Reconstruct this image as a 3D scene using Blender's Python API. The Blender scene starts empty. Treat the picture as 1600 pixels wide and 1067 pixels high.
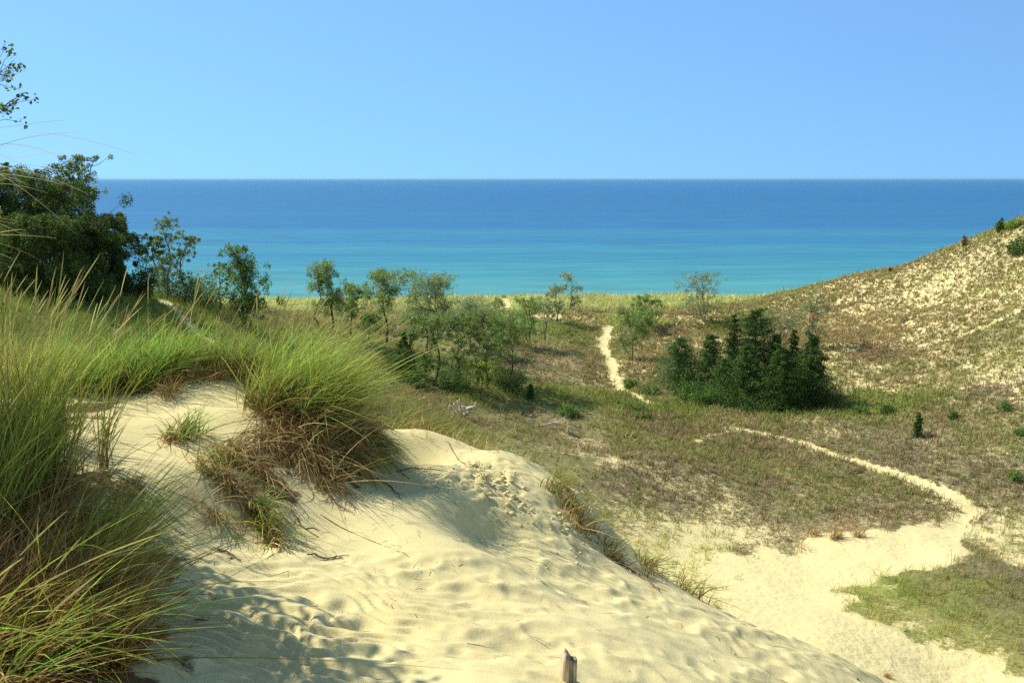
import bpy, math, random
import numpy as np
from math import radians, tan, atan, sin, cos, pi

# ------------------------------------------------------------------ camera, sky, sun, exposure
SC = bpy.context.scene
COL = SC.collection
FPX = 1422.0                     # focal length in pixels of the 1600 wide photograph
EYE = 20.0                       # metres above the lake
PITCH = atan((533.5 - 279.0) / FPX)
cam_d = bpy.data.cameras.new("camera")
cam_d.sensor_width = 36.0
cam_d.lens = FPX / 1600.0 * 36.0
cam_d.clip_start = 0.1
cam_d.clip_end = 90000.0
cam = bpy.data.objects.new("camera", cam_d)
cam.location = (0, 0, EYE)
cam.rotation_euler = (pi / 2 - PITCH, 0, 0)
COL.objects.link(cam)
SC.camera = cam

SUN_EL = radians(43.0)
SUN_AZ = radians(-61.0)          # clockwise from +Y seen from above: the sun stands left, a little ahead
world = bpy.data.worlds.new("World")
SC.world = world
world.use_nodes = True
nt = world.node_tree
nt.nodes.clear()
sky = nt.nodes.new("ShaderNodeTexSky")
sky.sky_type = 'NISHITA'
sky.sun_disc = False
sky.sun_elevation = SUN_EL
sky.sun_rotation = SUN_AZ
sky.altitude = 200
sky.air_density = 1.0
sky.dust_density = 0.3
sky.ozone_density = 3.0
# the sky is read a little above the true direction: the washed out band at the horizon is hidden in this clear air
stc = nt.nodes.new("ShaderNodeTexCoord")
ssep = nt.nodes.new("ShaderNodeSeparateXYZ")
scomb = nt.nodes.new("ShaderNodeCombineXYZ")
sma = nt.nodes.new("ShaderNodeMath")
sma.operation = 'MULTIPLY_ADD'
sma.inputs[1].default_value = 0.62
sma.inputs[2].default_value = 0.25
sabs = nt.nodes.new("ShaderNodeMath")
sabs.operation = 'ABSOLUTE'
nt.links.new(stc.outputs['Generated'], ssep.inputs[0])
sx_ = nt.nodes.new("ShaderNodeMath")
sx_.operation = 'MULTIPLY'
sx_.inputs[1].default_value = 0.55
nt.links.new(ssep.outputs[0], sx_.inputs[0])
nt.links.new(sx_.outputs[0], scomb.inputs[0])
nt.links.new(ssep.outputs[1], scomb.inputs[1])
nt.links.new(ssep.outputs[2], sabs.inputs[0])
nt.links.new(sabs.outputs[0], sma.inputs[0])
nt.links.new(sma.outputs[0], scomb.inputs[2])
nt.links.new(scomb.outputs[0], sky.inputs['Vector'])
hs = nt.nodes.new("ShaderNodeHueSaturation")
hs.inputs['Saturation'].default_value = 1.0
tint = nt.nodes.new("ShaderNodeMix")
tint.data_type = 'RGBA'
tint.blend_type = 'MULTIPLY'
tint.inputs[0].default_value = 1.0
tint.inputs[7].default_value = (0.785, 1.035, 1.11, 1)
bg = nt.nodes.new("ShaderNodeBackground")
bg.inputs['Strength'].default_value = 0.13
wo = nt.nodes.new("ShaderNodeOutputWorld")
nt.links.new(sky.outputs[0], hs.inputs['Color'])
nt.links.new(hs.outputs[0], tint.inputs[6])
# warm tint added to unseen sky behind the camera, for less blue fill light
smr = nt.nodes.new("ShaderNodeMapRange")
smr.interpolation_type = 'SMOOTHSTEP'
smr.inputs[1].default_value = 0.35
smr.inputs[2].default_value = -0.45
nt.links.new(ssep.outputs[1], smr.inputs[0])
warm_fill_tint = nt.nodes.new("ShaderNodeMix")
warm_fill_tint.data_type = 'RGBA'
warm_fill_tint.blend_type = 'MULTIPLY'
warm_fill_tint.inputs[7].default_value = (1.75, 1.08, 0.70, 1)
nt.links.new(smr.outputs[0], warm_fill_tint.inputs[0])
nt.links.new(tint.outputs[2], warm_fill_tint.inputs[6])
nt.links.new(warm_fill_tint.outputs[2], bg.inputs['Color'])
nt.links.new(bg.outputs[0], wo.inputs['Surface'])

sun_d = bpy.data.lights.new("sun", 'SUN')
sun_d.energy = 4.7
sun_d.angle = radians(0.5)
sun_d.color = (1.0, 0.93, 0.78)
sun = bpy.data.objects.new("sun", sun_d)
to_sun = np.array([sin(SUN_AZ) * cos(SUN_EL), cos(SUN_AZ) * cos(SUN_EL), sin(SUN_EL)])
from mathutils import Vector, Matrix
sun.rotation_euler = Vector(to_sun).to_track_quat('Z', 'Y').to_euler()
sun.location = (-60, 20, 80)
COL.objects.link(sun)

SC.view_settings.view_transform = 'Standard'
SC.view_settings.look = 'None'
SC.view_settings.exposure = 0.5
SC.view_settings.gamma = 1.0
SC.cycles.use_denoising = False
SC.cycles.max_bounces = 6
SC.cycles.transparent_max_bounces = 4

# ------------------------------------------------------------------ helpers: pixels, noise, meshes
CP, SP = cos(PITCH), sin(PITCH)


def pix(px, py, Y):
    """world point on the ray of pixel (px, py) at ground distance Y"""
    dx = (px - 800.0) / FPX
    dv = -(py - 533.5) / FPX
    ry = CP + dv * SP
    rz = -SP + dv * CP
    t = Y / ry
    return np.array([dx * t, Y, EYE + rz * t])


def project(p):
    p = np.asarray(p, float)
    d = p - np.array([0, 0, EYE])
    s = d[..., 1] * CP - d[..., 2] * SP
    v = d[..., 1] * SP + d[..., 2] * CP
    s = np.where(np.abs(s) < 1e-6, 1e-6, s)
    return 800 + FPX * d[..., 0] / s, 533.5 - FPX * v / s, s


def _hash(ix, iy, seed):
    n = (ix.astype(np.int64) * 374761393 + iy.astype(np.int64) * 668265263 + seed * 1274126177) & 0x7fffffff
    n = ((n ^ (n >> 13)) * 1274126177) & 0x7fffffff
    n = n ^ (n >> 16)
    return (n & 0xffffff) / float(0xffffff)


def vnoise(x, y, seed=0):
    x = np.asarray(x, float)
    y = np.asarray(y, float)
    ix = np.floor(x).astype(np.int64)
    iy = np.floor(y).astype(np.int64)
    fx, fy = x - ix, y - iy
    fx = fx * fx * fx * (fx * (fx * 6 - 15) + 10)
    fy = fy * fy * fy * (fy * (fy * 6 - 15) + 10)
    a = _hash(ix, iy, seed)
    b = _hash(ix + 1, iy, seed)
    c = _hash(ix, iy + 1, seed)
    d = _hash(ix + 1, iy + 1, seed)
    return (a + (b - a) * fx) * (1 - fy) + (c + (d - c) * fx) * fy


def fbm(x, y, seed=0, oct=4):
    s, a, t = 0.0, 0.5, 0.0
    for k in range(oct):
        s = s + a * vnoise(x * 2 ** k + 17.3 * k, y * 2 ** k - 9.1 * k, seed + k)
        t += a
        a *= 0.5
    return s / t


def smooth(e0, e1, x):
    t = np.clip((x - e0) / (e1 - e0), 0, 1)
    return t * t * (3 - 2 * t)


def mesh_obj(name, verts, faces, mat, parent=None, col=None, floats=None, smooth_shade=False, loc=None):
    """one mesh object out of numpy arrays; faces is a list of arrays (each M x k)"""
    verts = np.asarray(verts, np.float32)
    if loc is not None:
        verts = verts - np.asarray(loc, np.float32)
    if not isinstance(faces, list):
        faces = [faces]
    faces = [np.asarray(f, np.int32) for f in faces if len(f)]
    me = bpy.data.meshes.new(name)
    me.vertices.add(len(verts))
    me.vertices.foreach_set("co", verts.ravel())
    nl = sum(f.size for f in faces)
    npoly = sum(len(f) for f in faces)
    me.loops.add(nl)
    me.loops.foreach_set("vertex_index", np.concatenate([f.ravel() for f in faces]))
    me.polygons.add(npoly)
    tot = np.concatenate([np.full(len(f), f.shape[1], np.int32) for f in faces])
    start = np.concatenate([[0], np.cumsum(tot)[:-1]]).astype(np.int32)
    me.polygons.foreach_set("loop_start", start)
    me.polygons.foreach_set("loop_total", tot)
    if smooth_shade:
        me.polygons.foreach_set("use_smooth", np.ones(npoly, bool))
    me.update(calc_edges=True)
    if col is not None:
        a = me.attributes.new("Col", 'FLOAT_COLOR', 'POINT')
        c = np.ones((len(verts), 4), np.float32)
        c[:, :3] = col
        a.data.foreach_set("color", c.ravel())
    for k, v in (floats or {}).items():
        a = me.attributes.new(k, 'FLOAT', 'POINT')
        a.data.foreach_set("value", np.asarray(v, np.float32))
    me.materials.append(mat)
    o = bpy.data.objects.new(name, me)
    COL.objects.link(o)
    if parent is not None:
        o.parent = parent
    elif loc is not None:
        o.location = tuple(float(c) for c in loc)
    return o


def thing(name, label, cat, loc, group=None):
    o = bpy.data.objects.new(name, None)
    o.empty_display_size = 0.2
    o.location = tuple(float(c) for c in loc)
    COL.objects.link(o)
    return tag(o, label, cat, group)


def tag(o, label, cat, group=None, kind=None):
    o["label"] = label
    o["category"] = cat
    if group:
        o["group"] = group
    if kind:
        o["kind"] = kind
    return o


# ------------------------------------------------------------------ materials
def new_mat(name):
    m = bpy.data.materials.new(name)
    m.use_nodes = True
    n = m.node_tree
    n.nodes.clear()
    out = n.nodes.new("ShaderNodeOutputMaterial")
    return m, n, out


def leaf_mat(name, rough=0.55, trans=0.3, spec=0.25):
    """leaf or blade: colour comes from the mesh's own Col, a share of the light passes through"""
    m, n, out = new_mat(name)
    at = n.nodes.new("ShaderNodeAttribute")
    at.attribute_name = "Col"
    geo = n.nodes.new("ShaderNodeNewGeometry")
    rm = n.nodes.new("ShaderNodeMapRange")
    rm.inputs[3].default_value = 0.72
    rm.inputs[4].default_value = 1.28
    n.links.new(geo.outputs['Random Per Island'], rm.inputs[0])
    mu = n.nodes.new("ShaderNodeVectorMath")
    mu.operation = 'SCALE'
    n.links.new(at.outputs['Color'], mu.inputs[0])
    n.links.new(rm.outputs[0], mu.inputs['Scale'])
    p = n.nodes.new("ShaderNodeBsdfPrincipled")
    p.inputs['Roughness'].default_value = rough
    p.inputs['Specular IOR Level'].default_value = spec
    n.links.new(mu.outputs[0], p.inputs['Base Color'])
    t = n.nodes.new("ShaderNodeBsdfTranslucent")
    n.links.new(mu.outputs[0], t.inputs['Color'])
    mx = n.nodes.new("ShaderNodeMixShader")
    mx.inputs[0].default_value = trans
    n.links.new(p.outputs[0], mx.inputs[1])
    n.links.new(t.outputs[0], mx.inputs[2])
    n.links.new(mx.outputs[0], out.inputs[0])
    return m


def wood_mat(name, c1, c2, scale=18.0, stretch=6.0, bump=0.5):
    m, n, out = new_mat(name)
    tc = n.nodes.new("ShaderNodeTexCoord")
    mp = n.nodes.new("ShaderNodeMapping")
    mp.inputs['Scale'].default_value = (1, 1, 1.0 / stretch)
    n.links.new(tc.outputs['Object'], mp.inputs[0])
    ns = n.nodes.new("ShaderNodeTexNoise")
    ns.inputs['Scale'].default_value = scale
    ns.inputs['Detail'].default_value = 8
    n.links.new(mp.outputs[0], ns.inputs['Vector'])
    cr = n.nodes.new("ShaderNodeValToRGB")
    cr.color_ramp.elements[0].position = 0.35
    cr.color_ramp.elements[0].color = (*c1, 1)
    cr.color_ramp.elements[1].position = 0.65
    cr.color_ramp.elements[1].color = (*c2, 1)
    n.links.new(ns.outputs[0], cr.inputs[0])
    b = n.nodes.new("ShaderNodeBump")
    b.inputs['Strength'].default_value = bump
    b.inputs['Distance'].default_value = 0.01
    n.links.new(ns.outputs[0], b.inputs['Height'])
    p = n.nodes.new("ShaderNodeBsdfPrincipled")
    p.inputs['Roughness'].default_value = 0.85
    p.inputs['Specular IOR Level'].default_value = 0.2
    n.links.new(cr.outputs[0], p.inputs['Base Color'])
    n.links.new(b.outputs[0], p.inputs['Normal'])
    n.links.new(p.outputs[0], out.inputs[0])
    return m


def ground_mat(name="sand_and_litter", trodden=0.0):
    """dry sand; where the mesh says plants grow, leaf litter and ground cover break through it"""
    m, n, out = new_mat(name)
    tc = n.nodes.new("ShaderNodeTexCoord")

    def noise(scale, det=5, rough=0.6, vec=None):
        k = n.nodes.new("ShaderNodeTexNoise")
        k.inputs['Scale'].default_value = scale
        k.inputs['Detail'].default_value = det
        k.inputs['Roughness'].default_value = rough
        n.links.new(vec or tc.outputs['Object'], k.inputs['Vector'])
        return k

    def mix(fac, a, b, blend='MIX'):
        k = n.nodes.new("ShaderNodeMix")
        k.data_type = 'RGBA'
        k.blend_type = blend
        for s, v in ((0, fac), (6, a), (7, b)):
            if isinstance(v, (int, float)):
                k.inputs[s].default_value = v
            elif isinstance(v, tuple):
                k.inputs[s].default_value = v
            else:
                n.links.new(v, k.inputs[s])
        return k.outputs[2]

    def ramp(src, lo, hi):
        k = n.nodes.new("ShaderNodeMapRange")
        k.interpolation_type = 'SMOOTHSTEP'
        k.inputs[1].default_value = lo
        k.inputs[2].default_value = hi
        n.links.new(src, k.inputs[0])
        return k.outputs[0]

    big = noise(0.9, 4)
    fine = noise(60, 6, 0.7)
    grain = noise(700, 2, 0.8)
    sand = mix(ramp(big.outputs[0], 0.3, 0.7), (0.60, 0.515, 0.255, 1), (0.69, 0.60, 0.305, 1))
    sand = mix(ramp(fine.outputs[0], 0.35, 0.7), sand, (0.65, 0.555, 0.275, 1))
    sand = mix(ramp(grain.outputs[0], 0.62, 0.78), sand, (0.48, 0.39, 0.20, 1))
    veg = n.nodes.new("ShaderNodeAttribute")
    veg.attribute_name = "veg"
    lit = n.nodes.new("ShaderNodeAttribute")
    lit.attribute_name = "Col"
    patch = noise(2.3, 6, 0.75)
    speck = noise(9.0, 5, 0.8)
    add = n.nodes.new("ShaderNodeMath")
    add.operation = 'ADD'
    n.links.new(patch.outputs[0], add.inputs[0])
    n.links.new(speck.outputs[0], add.inputs[1])
    half = n.nodes.new("ShaderNodeMath")
    half.operation = 'MULTIPLY'
    half.inputs[1].default_value = 0.5
    n.links.new(add.outputs[0], half.inputs[0])
    # cover = smoothstep(noise threshold falls as veg rises)
    sub = n.nodes.new("ShaderNodeMath")
    sub.operation = 'MULTIPLY_ADD'
    sub.inputs[1].default_value = 0.62
    sub.inputs[2].default_value = -0.31
    n.links.new(veg.outputs['Fac'], sub.inputs[0])
    sm = n.nodes.new("ShaderNodeMath")
    sm.operation = 'ADD'
    n.links.new(half.outputs[0], sm.inputs[0])
    n.links.new(sub.outputs[0], sm.inputs[1])
    cover = ramp(sm.outputs[0], 0.47, 0.60)
    gate = ramp(veg.outputs['Fac'], 0.02, 0.12)
    cg = n.nodes.new("ShaderNodeMath")
    cg.operation = 'MULTIPLY'
    n.links.new(cover, cg.inputs[0])
    n.links.new(gate, cg.inputs[1])
    litter = mix(ramp(speck.outputs[0], 0.35, 0.65), lit.outputs['Color'], mix(1.0, lit.outputs['Color'], (0.62, 0.6, 0.55, 1), 'MULTIPLY'))
    colr = mix(cg.outputs[0], sand, litter)
    p = n.nodes.new("ShaderNodeBsdfPrincipled")
    p.inputs['Roughness'].default_value = 0.95
    p.inputs['Specular IOR Level'].default_value = 0.08
    n.links.new(colr, p.inputs['Base Color'])
    b1 = n.nodes.new("ShaderNodeBump")
    b1.inputs['Strength'].default_value = 0.35
    b1.inputs['Distance'].default_value = 0.012
    n.links.new(fine.outputs[0], b1.inputs['Height'])
    b2 = n.nodes.new("ShaderNodeBump")
    b2.inputs['Strength'].default_value = 0.25
    b2.inputs['Distance'].default_value = 0.002
    n.links.new(grain.outputs[0], b2.inputs['Height'])
    n.links.new(b1.outputs[0], b2.inputs['Normal'])
    if trodden:
        tr = noise(3.4, 3, 0.55)
        b3 = n.nodes.new("ShaderNodeBump")
        b3.inputs['Strength'].default_value = 1.0
        b3.inputs['Distance'].default_value = trodden
        n.links.new(tr.outputs[0], b3.inputs['Height'])
        n.links.new(b3.outputs[0], b1.inputs['Normal'])
    n.links.new(b2.outputs[0], p.inputs['Normal'])
    n.links.new(p.outputs[0], out.inputs[0])
    return m


def water_mat():
    m, n, out = new_mat("lake_water")
    geo = n.nodes.new("ShaderNodeNewGeometry")
    sep = n.nodes.new("ShaderNodeSeparateXYZ")
    n.links.new(geo.outputs['Position'], sep.inputs[0])
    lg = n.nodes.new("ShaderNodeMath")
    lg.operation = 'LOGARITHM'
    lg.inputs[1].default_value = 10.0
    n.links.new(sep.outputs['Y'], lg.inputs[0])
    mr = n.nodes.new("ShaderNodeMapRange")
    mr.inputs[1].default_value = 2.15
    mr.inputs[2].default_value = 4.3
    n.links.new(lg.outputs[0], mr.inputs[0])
    mp = n.nodes.new("ShaderNodeMapping")
    mp.inputs['Scale'].default_value = (0.0014, 0.016, 1)
    n.links.new(geo.outputs['Position'], mp.inputs[0])
    band = n.nodes.new("ShaderNodeTexNoise")
    band.inputs['Scale'].default_value = 1.0
    band.inputs['Detail'].default_value = 5
    n.links.new(mp.outputs[0], band.inputs['Vector'])
    ba = n.nodes.new("ShaderNodeMath")
    ba.operation = 'MULTIPLY_ADD'
    ba.inputs[1].default_value = 0.30
    ba.inputs[2].default_value = -0.15
    n.links.new(band.outputs[0], ba.inputs[0])
    ad = n.nodes.new("ShaderNodeMath")
    ad.operation = 'ADD'
    n.links.new(mr.outputs[0], ad.inputs[0])
    n.links.new(ba.outputs[0], ad.inputs[1])
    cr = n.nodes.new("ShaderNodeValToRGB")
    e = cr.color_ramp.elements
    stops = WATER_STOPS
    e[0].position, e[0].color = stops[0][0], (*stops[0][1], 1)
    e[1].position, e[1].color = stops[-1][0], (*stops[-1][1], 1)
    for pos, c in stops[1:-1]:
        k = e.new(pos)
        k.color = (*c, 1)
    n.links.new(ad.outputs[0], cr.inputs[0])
    wv = n.nodes.new("ShaderNodeTexNoise")
    wv.inputs['Scale'].default_value = 1.0
    wv.inputs['Detail'].default_value = 6
    mp2 = n.nodes.new("ShaderNodeMapping")
    mp2.inputs['Scale'].default_value = (0.12, 0.5, 1)
    n.links.new(geo.outputs['Position'], mp2.inputs[0])
    n.links.new(mp2.outputs[0], wv.inputs['Vector'])
    bp = n.nodes.new("ShaderNodeBump")
    bp.inputs['Strength'].default_value = 0.2
    bp.inputs['Distance'].default_value = 0.5
    n.links.new(wv.outputs[0], bp.inputs['Height'])
    p = n.nodes.new("ShaderNodeBsdfPrincipled")
    p.inputs['Roughness'].default_value = 0.35
    p.inputs['IOR'].default_value = 1.33
    p.inputs['Specular IOR Level'].default_value = 0.12
    # light and dark of small waves and wind ruffles, painted into the water colour
    mp3 = n.nodes.new("ShaderNodeMapping")
    mp3.inputs['Scale'].default_value = (0.035, 0.16, 1)
    n.links.new(geo.outputs['Position'], mp3.inputs[0])
    wn = n.nodes.new("ShaderNodeTexNoise")
    wn.inputs['Scale'].default_value = 1.0
    wn.inputs['Detail'].default_value = 7
    wn.inputs['Roughness'].default_value = 0.7
    n.links.new(mp3.outputs[0], wn.inputs['Vector'])
    wr = n.nodes.new("ShaderNodeMapRange")
    wr.inputs[1].default_value = 0.3
    wr.inputs[2].default_value = 0.7
    wr.inputs[3].default_value = 0.74
    wr.inputs[4].default_value = 1.24
    n.links.new(wn.outputs[0], wr.inputs[0])
    sc = n.nodes.new("ShaderNodeVectorMath")
    sc.operation = 'SCALE'
    n.links.new(cr.outputs[0], sc.inputs[0])
    n.links.new(wr.outputs[0], sc.inputs['Scale'])
    n.links.new(sc.outputs[0], p.inputs['Base Color'])
    n.links.new(bp.outputs[0], p.inputs['Normal'])
    n.links.new(p.outputs[0], out.inputs[0])
    return m


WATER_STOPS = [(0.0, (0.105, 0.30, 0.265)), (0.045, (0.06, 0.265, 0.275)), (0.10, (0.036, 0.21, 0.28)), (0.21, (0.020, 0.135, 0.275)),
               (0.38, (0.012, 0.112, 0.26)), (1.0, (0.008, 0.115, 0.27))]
M_GROUND = ground_mat()
M_PATH = ground_mat("trodden_sand", 0.085)
M_WATER = water_mat()
M_BLADE = leaf_mat("grass_blade", 0.5, 0.42, 0.16)
M_TUFT = leaf_mat("dune_tuft", 0.7, 0.25, 0.1)
M_LEAF = leaf_mat("tree_leaf", 0.6, 0.4, 0.06)
M_NEEDLE = leaf_mat("conifer_needles", 0.7, 0.22, 0.05)
M_STRAW = leaf_mat("dry_straw", 0.7, 0.12, 0.15)
M_BARK = wood_mat("bark", (0.05, 0.04, 0.03), (0.14, 0.115, 0.085), 14, 5)
M_PALEBARK = wood_mat("pale_bark", (0.14, 0.13, 0.11), (0.30, 0.28, 0.24), 10, 4)
M_DRIFT = wood_mat("bleached_wood", (0.42, 0.38, 0.29), (0.80, 0.74, 0.60), 12, 8)
M_STAKE = wood_mat("weathered_stake", (0.18, 0.13, 0.07), (0.66, 0.55, 0.37), 55, 9, 1.0)
M_ROOT = wood_mat("root_bark", (0.10, 0.055, 0.03), (0.30, 0.19, 0.11), 40, 3)

# ------------------------------------------------------------------ the lie of the land
CTRL = []


def cp(px, py, Y):
    CTRL.append(pix(px, py, Y))


def cw(x, y, z):
    CTRL.append(np.array([x, y, z], float))


# near dune: bottom row, sand slope, corridor, hummock, scarp, crest
for q in [(-150, 1067, 2.7), (60, 1067, 2.8), (250, 1067, 2.9), (430, 1067, 2.95), (620, 1067, 2.98), (800, 1067, 3.05),
          (950, 1067, 3.25), (1100, 1067, 3.7), (1250, 1067, 4.5), (1370, 1067, 5.3),
          (60, 930, 3.4), (230, 960, 3.55), (350, 960, 3.65), (500, 960, 3.75), (650, 960, 3.85), (800, 960, 4.0), (950, 960, 4.35), (1080, 975, 5.0),
          (120, 800, 4.3), (250, 870, 4.15), (330, 870, 4.3), (450, 870, 4.5), (560, 860, 4.75), (620, 830, 4.98), (700, 860, 4.78), (740, 822, 5.68), (825, 846, 5.66), (785, 878, 4.98), (870, 915, 5.08), (950, 900, 5.5),
          (300, 760, 4.85), (250, 720, 5.2), (180, 690, 5.4), (280, 670, 5.7), (200, 650, 5.9), (60, 650, 5.7), (330, 620, 6.4), (330, 578, 7.1),
          (400, 590, 7.0), (250, 590, 6.9), (150, 590, 7.1), (20, 570, 7.4),
          (340, 700, 5.5), (400, 680, 5.75), (470, 665, 6.05), (540, 655, 6.35), (480, 620, 6.8), (560, 635, 6.9),
          (345, 815, 4.72), (420, 815, 4.95), (500, 790, 5.25), (560, 755, 5.85), (600, 735, 6.22), (590, 690, 6.9),
          (650, 770, 5.98), (720, 800, 5.72), (680, 730, 6.43), (760, 760, 6.3), (820, 800, 6.02), (880, 850, 5.85),
          (600, 673, 7.4), (650, 676, 7.45), (700, 690, 7.4), (760, 703, 7.35), (805, 710, 7.25), (840, 738, 7.0), (872, 760, 6.8),
          (905, 810, 6.55), (930, 850, 6.35), (980, 888, 6.3), (1060, 925, 6.2), (1150, 965, 6.1), (1250, 1005, 6.0), (1340, 1045, 5.8)]:
    cp(*q)
# behind the crest the dune drops to the valley
for q in [(-0.9, 8.6, 16.9), (0.3, 8.6, 16.4), (1.0, 8.3, 16.1), (1.7, 8.2, 15.6), (2.6, 8.2, 15.0), (3.4, 8.2, 14.6), (3.6, 7.0, 15.2), (4.2, 5.4, 15.2),
          (0, 11, 14.7), (0, 14, 12.6), (0, 18, 10.4), (0, 24, 8.2), (0, 31, 7.1), (5.3, 13, 11.4), (7.6, 19, 7.9), (3, 22, 7.6),
          (-3, 9.3, 17.4), (-3, 12, 15.8), (-3.5, 17, 13.4), (-4, 24, 11.2), (-6, 32, 10.4), (-1.7, 9.2, 17.0),
          (-10, 12, 17.2), (-10, 17, 16.0), (-10, 24, 14.8), (-14, 30, 15.0), (-6, 9.5, 17.9), (-5, 14, 15.9), (-6, 20, 13.8),
          (-5, 7, 18.5), (-6, 4.5, 18.7), (-6, 1, 18.7), (-10, 8, 18.4), (-12, 18, 16.6), (-20, 18, 16.8), (-30, 30, 16.5),
          (0, -1, 18.35), (0, -8, 18.3), (3, 1, 17.3), (3, -4, 17.2), (6, 2, 14.8), (7, 8, 12.4), (10, -4, 12.5), (11, 8, 9.2), (12, 14, 7.6),
          (18, 6, 7.6), (22, 14, 6.6), (30, 0, 8.5), (45, 14, 10), (60, 35, 14), (-12, -6, 18.6), (-30, 5, 18), (-60, 20, 18), (-60, 45, 17),
          (90, 50, 18), (100, 20, 16)]:
    cw(*q)
# valley floor, hummocks, foredune
for q in [(1500, 1067, 24), (1300, 1000, 25), (1250, 900, 31), (1450, 850, 33), (1510, 800, 37), (1600, 900, 29.5), (1450, 935, 28.3), (1600, 1000, 25.5),
          (1000, 850, 34), (1000, 750, 40), (1300, 720, 43), (1600, 720, 41), (900, 670, 47), (1200, 640, 54), (1000, 640, 52), (1400, 640, 51), (1600, 640, 46.5),
          (750, 630, 50), (650, 605, 50), (950, 600, 60), (950, 550, 72), (850, 580, 62), (1050, 570, 62), (1000, 520, 82), (900, 495, 90), (1080, 495, 88),
          (700, 520, 80), (600, 500, 85), (800, 480, 105), (1150, 480, 100), (500, 480, 100), (800, 466, 130), (440, 469, 122), (1100, 463, 130), (620, 467, 128), (960, 464, 131),
          (1300, 545, 66), (1450, 540, 62), (1600, 485, 60), (1600, 420, 68), (1450, 470, 74), (1300, 490, 80), (1600, 560, 54), (1450, 590, 57), (1380, 450, 82),
          (1200, 500, 84), (1210, 463, 112), (1300, 438, 95), (1400, 421, 87), (1450, 404, 83), (1500, 388, 80), (1550, 367, 77), (1600, 349, 75), (1680, 326, 72), (1800, 280, 70),
          (1750, 480, 56), (1800, 620, 45), (1800, 760, 40), (1800, 950, 28),
          (0, 430, 42), (200, 452, 45), (330, 480, 50), (420, 492, 58), (450, 500, 66), (100, 480, 36), (250, 520, 35), (400, 540, 42), (550, 560, 48), (600, 640, 40), (-200, 415, 41)]:
    cp(*q)
for q in [(40, 98, 8.5), (52, 92, 10.0), (64, 88, 12.5), (80, 88, 15), (40, 112, 4), (60, 110, 5), (85, 110, 7), (34, 122, 3.2), (110, 90, 15),
          (-24, 62, 11.5), (-35, 60, 13), (-34, 85, 7), (-50, 80, 9), (-50, 105, 5), (-36, 110, 5), (-60, 125, 3.0), (-90, 100, 7), (-90, 60, 15)]:
    cw(*q)
for x in (-90, -60, -30, 0, 30, 60, 90):
    cw(x, 141, 1.1)
    cw(x, 152, 0.0)
    cw(x, 172, -2.5)
CTRL = np.array(CTRL)
_c = 0.25 + 0.02 * np.hypot(CTRL[:, 0], CTRL[:, 1])


def _kern(x, y):
    d2 = (x[:, None] - CTRL[None, :, 0]) ** 2 + (y[:, None] - CTRL[None, :, 1]) ** 2
    return np.sqrt(d2 + _c[None, :] ** 2)


_A = _kern(CTRL[:, 0], CTRL[:, 1]) - 0.0
_n = len(CTRL)
_S = np.zeros((_n + 3, _n + 3))
_S[:_n, :_n] = _A
_S[:_n, _n] = 1
_S[:_n, _n + 1:] = CTRL[:, :2]
_S[_n, :_n] = 1
_S[_n + 1:, :_n] = CTRL[:, :2].T
_b = np.concatenate([CTRL[:, 2], np.zeros(3)])
_W = np.linalg.lstsq(_S, _b, rcond=None)[0]


def h(x, y):
    """height of the land, broad shape plus hummocks"""
    x = np.atleast_1d(np.asarray(x, float))
    y = np.atleast_1d(np.asarray(y, float))
    sh = x.shape
    x, y = x.ravel(), y.ravel()
    o = np.empty(len(x))
    for i in range(0, len(x), 40000):
        a, b = x[i:i + 40000], y[i:i + 40000]
        o[i:i + 40000] = _kern(a, b) @ _W[:_n] + _W[_n] + _W[_n + 1] * a + _W[_n + 2] * b
    far = smooth(12, 40, np.hypot(x, y)) * (1 - smooth(128, 150, y))
    o += far * ((fbm(x / 9.0, y / 9.0, 3, 3) - 0.5) * 1.0 + (fbm(x / 2.6, y / 2.6, 8, 3) - 0.5) * 0.4)
    return o.reshape(sh)


def hz(x, y):
    return float(h(x, y)[0])


_YS = np.geomspace(2.0, 210.0, 2600)


def hit(px, py):
    """first point where the ray of a pixel meets the land"""
    a = pix(px, py, 1.0)
    d = a - np.array([0, 0, EYE])
    P = np.array([0, 0, EYE]) + d[None, :] * _YS[:, None]
    below = P[:, 2] < h(P[:, 0], P[:, 1])
    i = int(np.argmax(below)) if below.any() else len(_YS) - 1
    x, y = P[i, 0], P[i, 1]
    return np.array([x, y, hz(x, y)])


def far_hit(px, py, ymin=14.0):
    """the same, looking past the near dune"""
    a = pix(px, py, 1.0)
    d = a - np.array([0, 0, EYE])
    ys = _YS[_YS > ymin]
    P = np.array([0, 0, EYE]) + d[None, :] * ys[:, None]
    below = P[:, 2] < h(P[:, 0], P[:, 1])
    i = int(np.argmax(below)) if below.any() else len(ys) - 1
    x, y = P[i, 0], P[i, 1]
    return np.array([x, y, hz(x, y)])


# paths and bare sand, as lines and outlines on the ground
def line(pts):
    return np.array([far_hit(*p)[:2] for p in pts])


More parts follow.
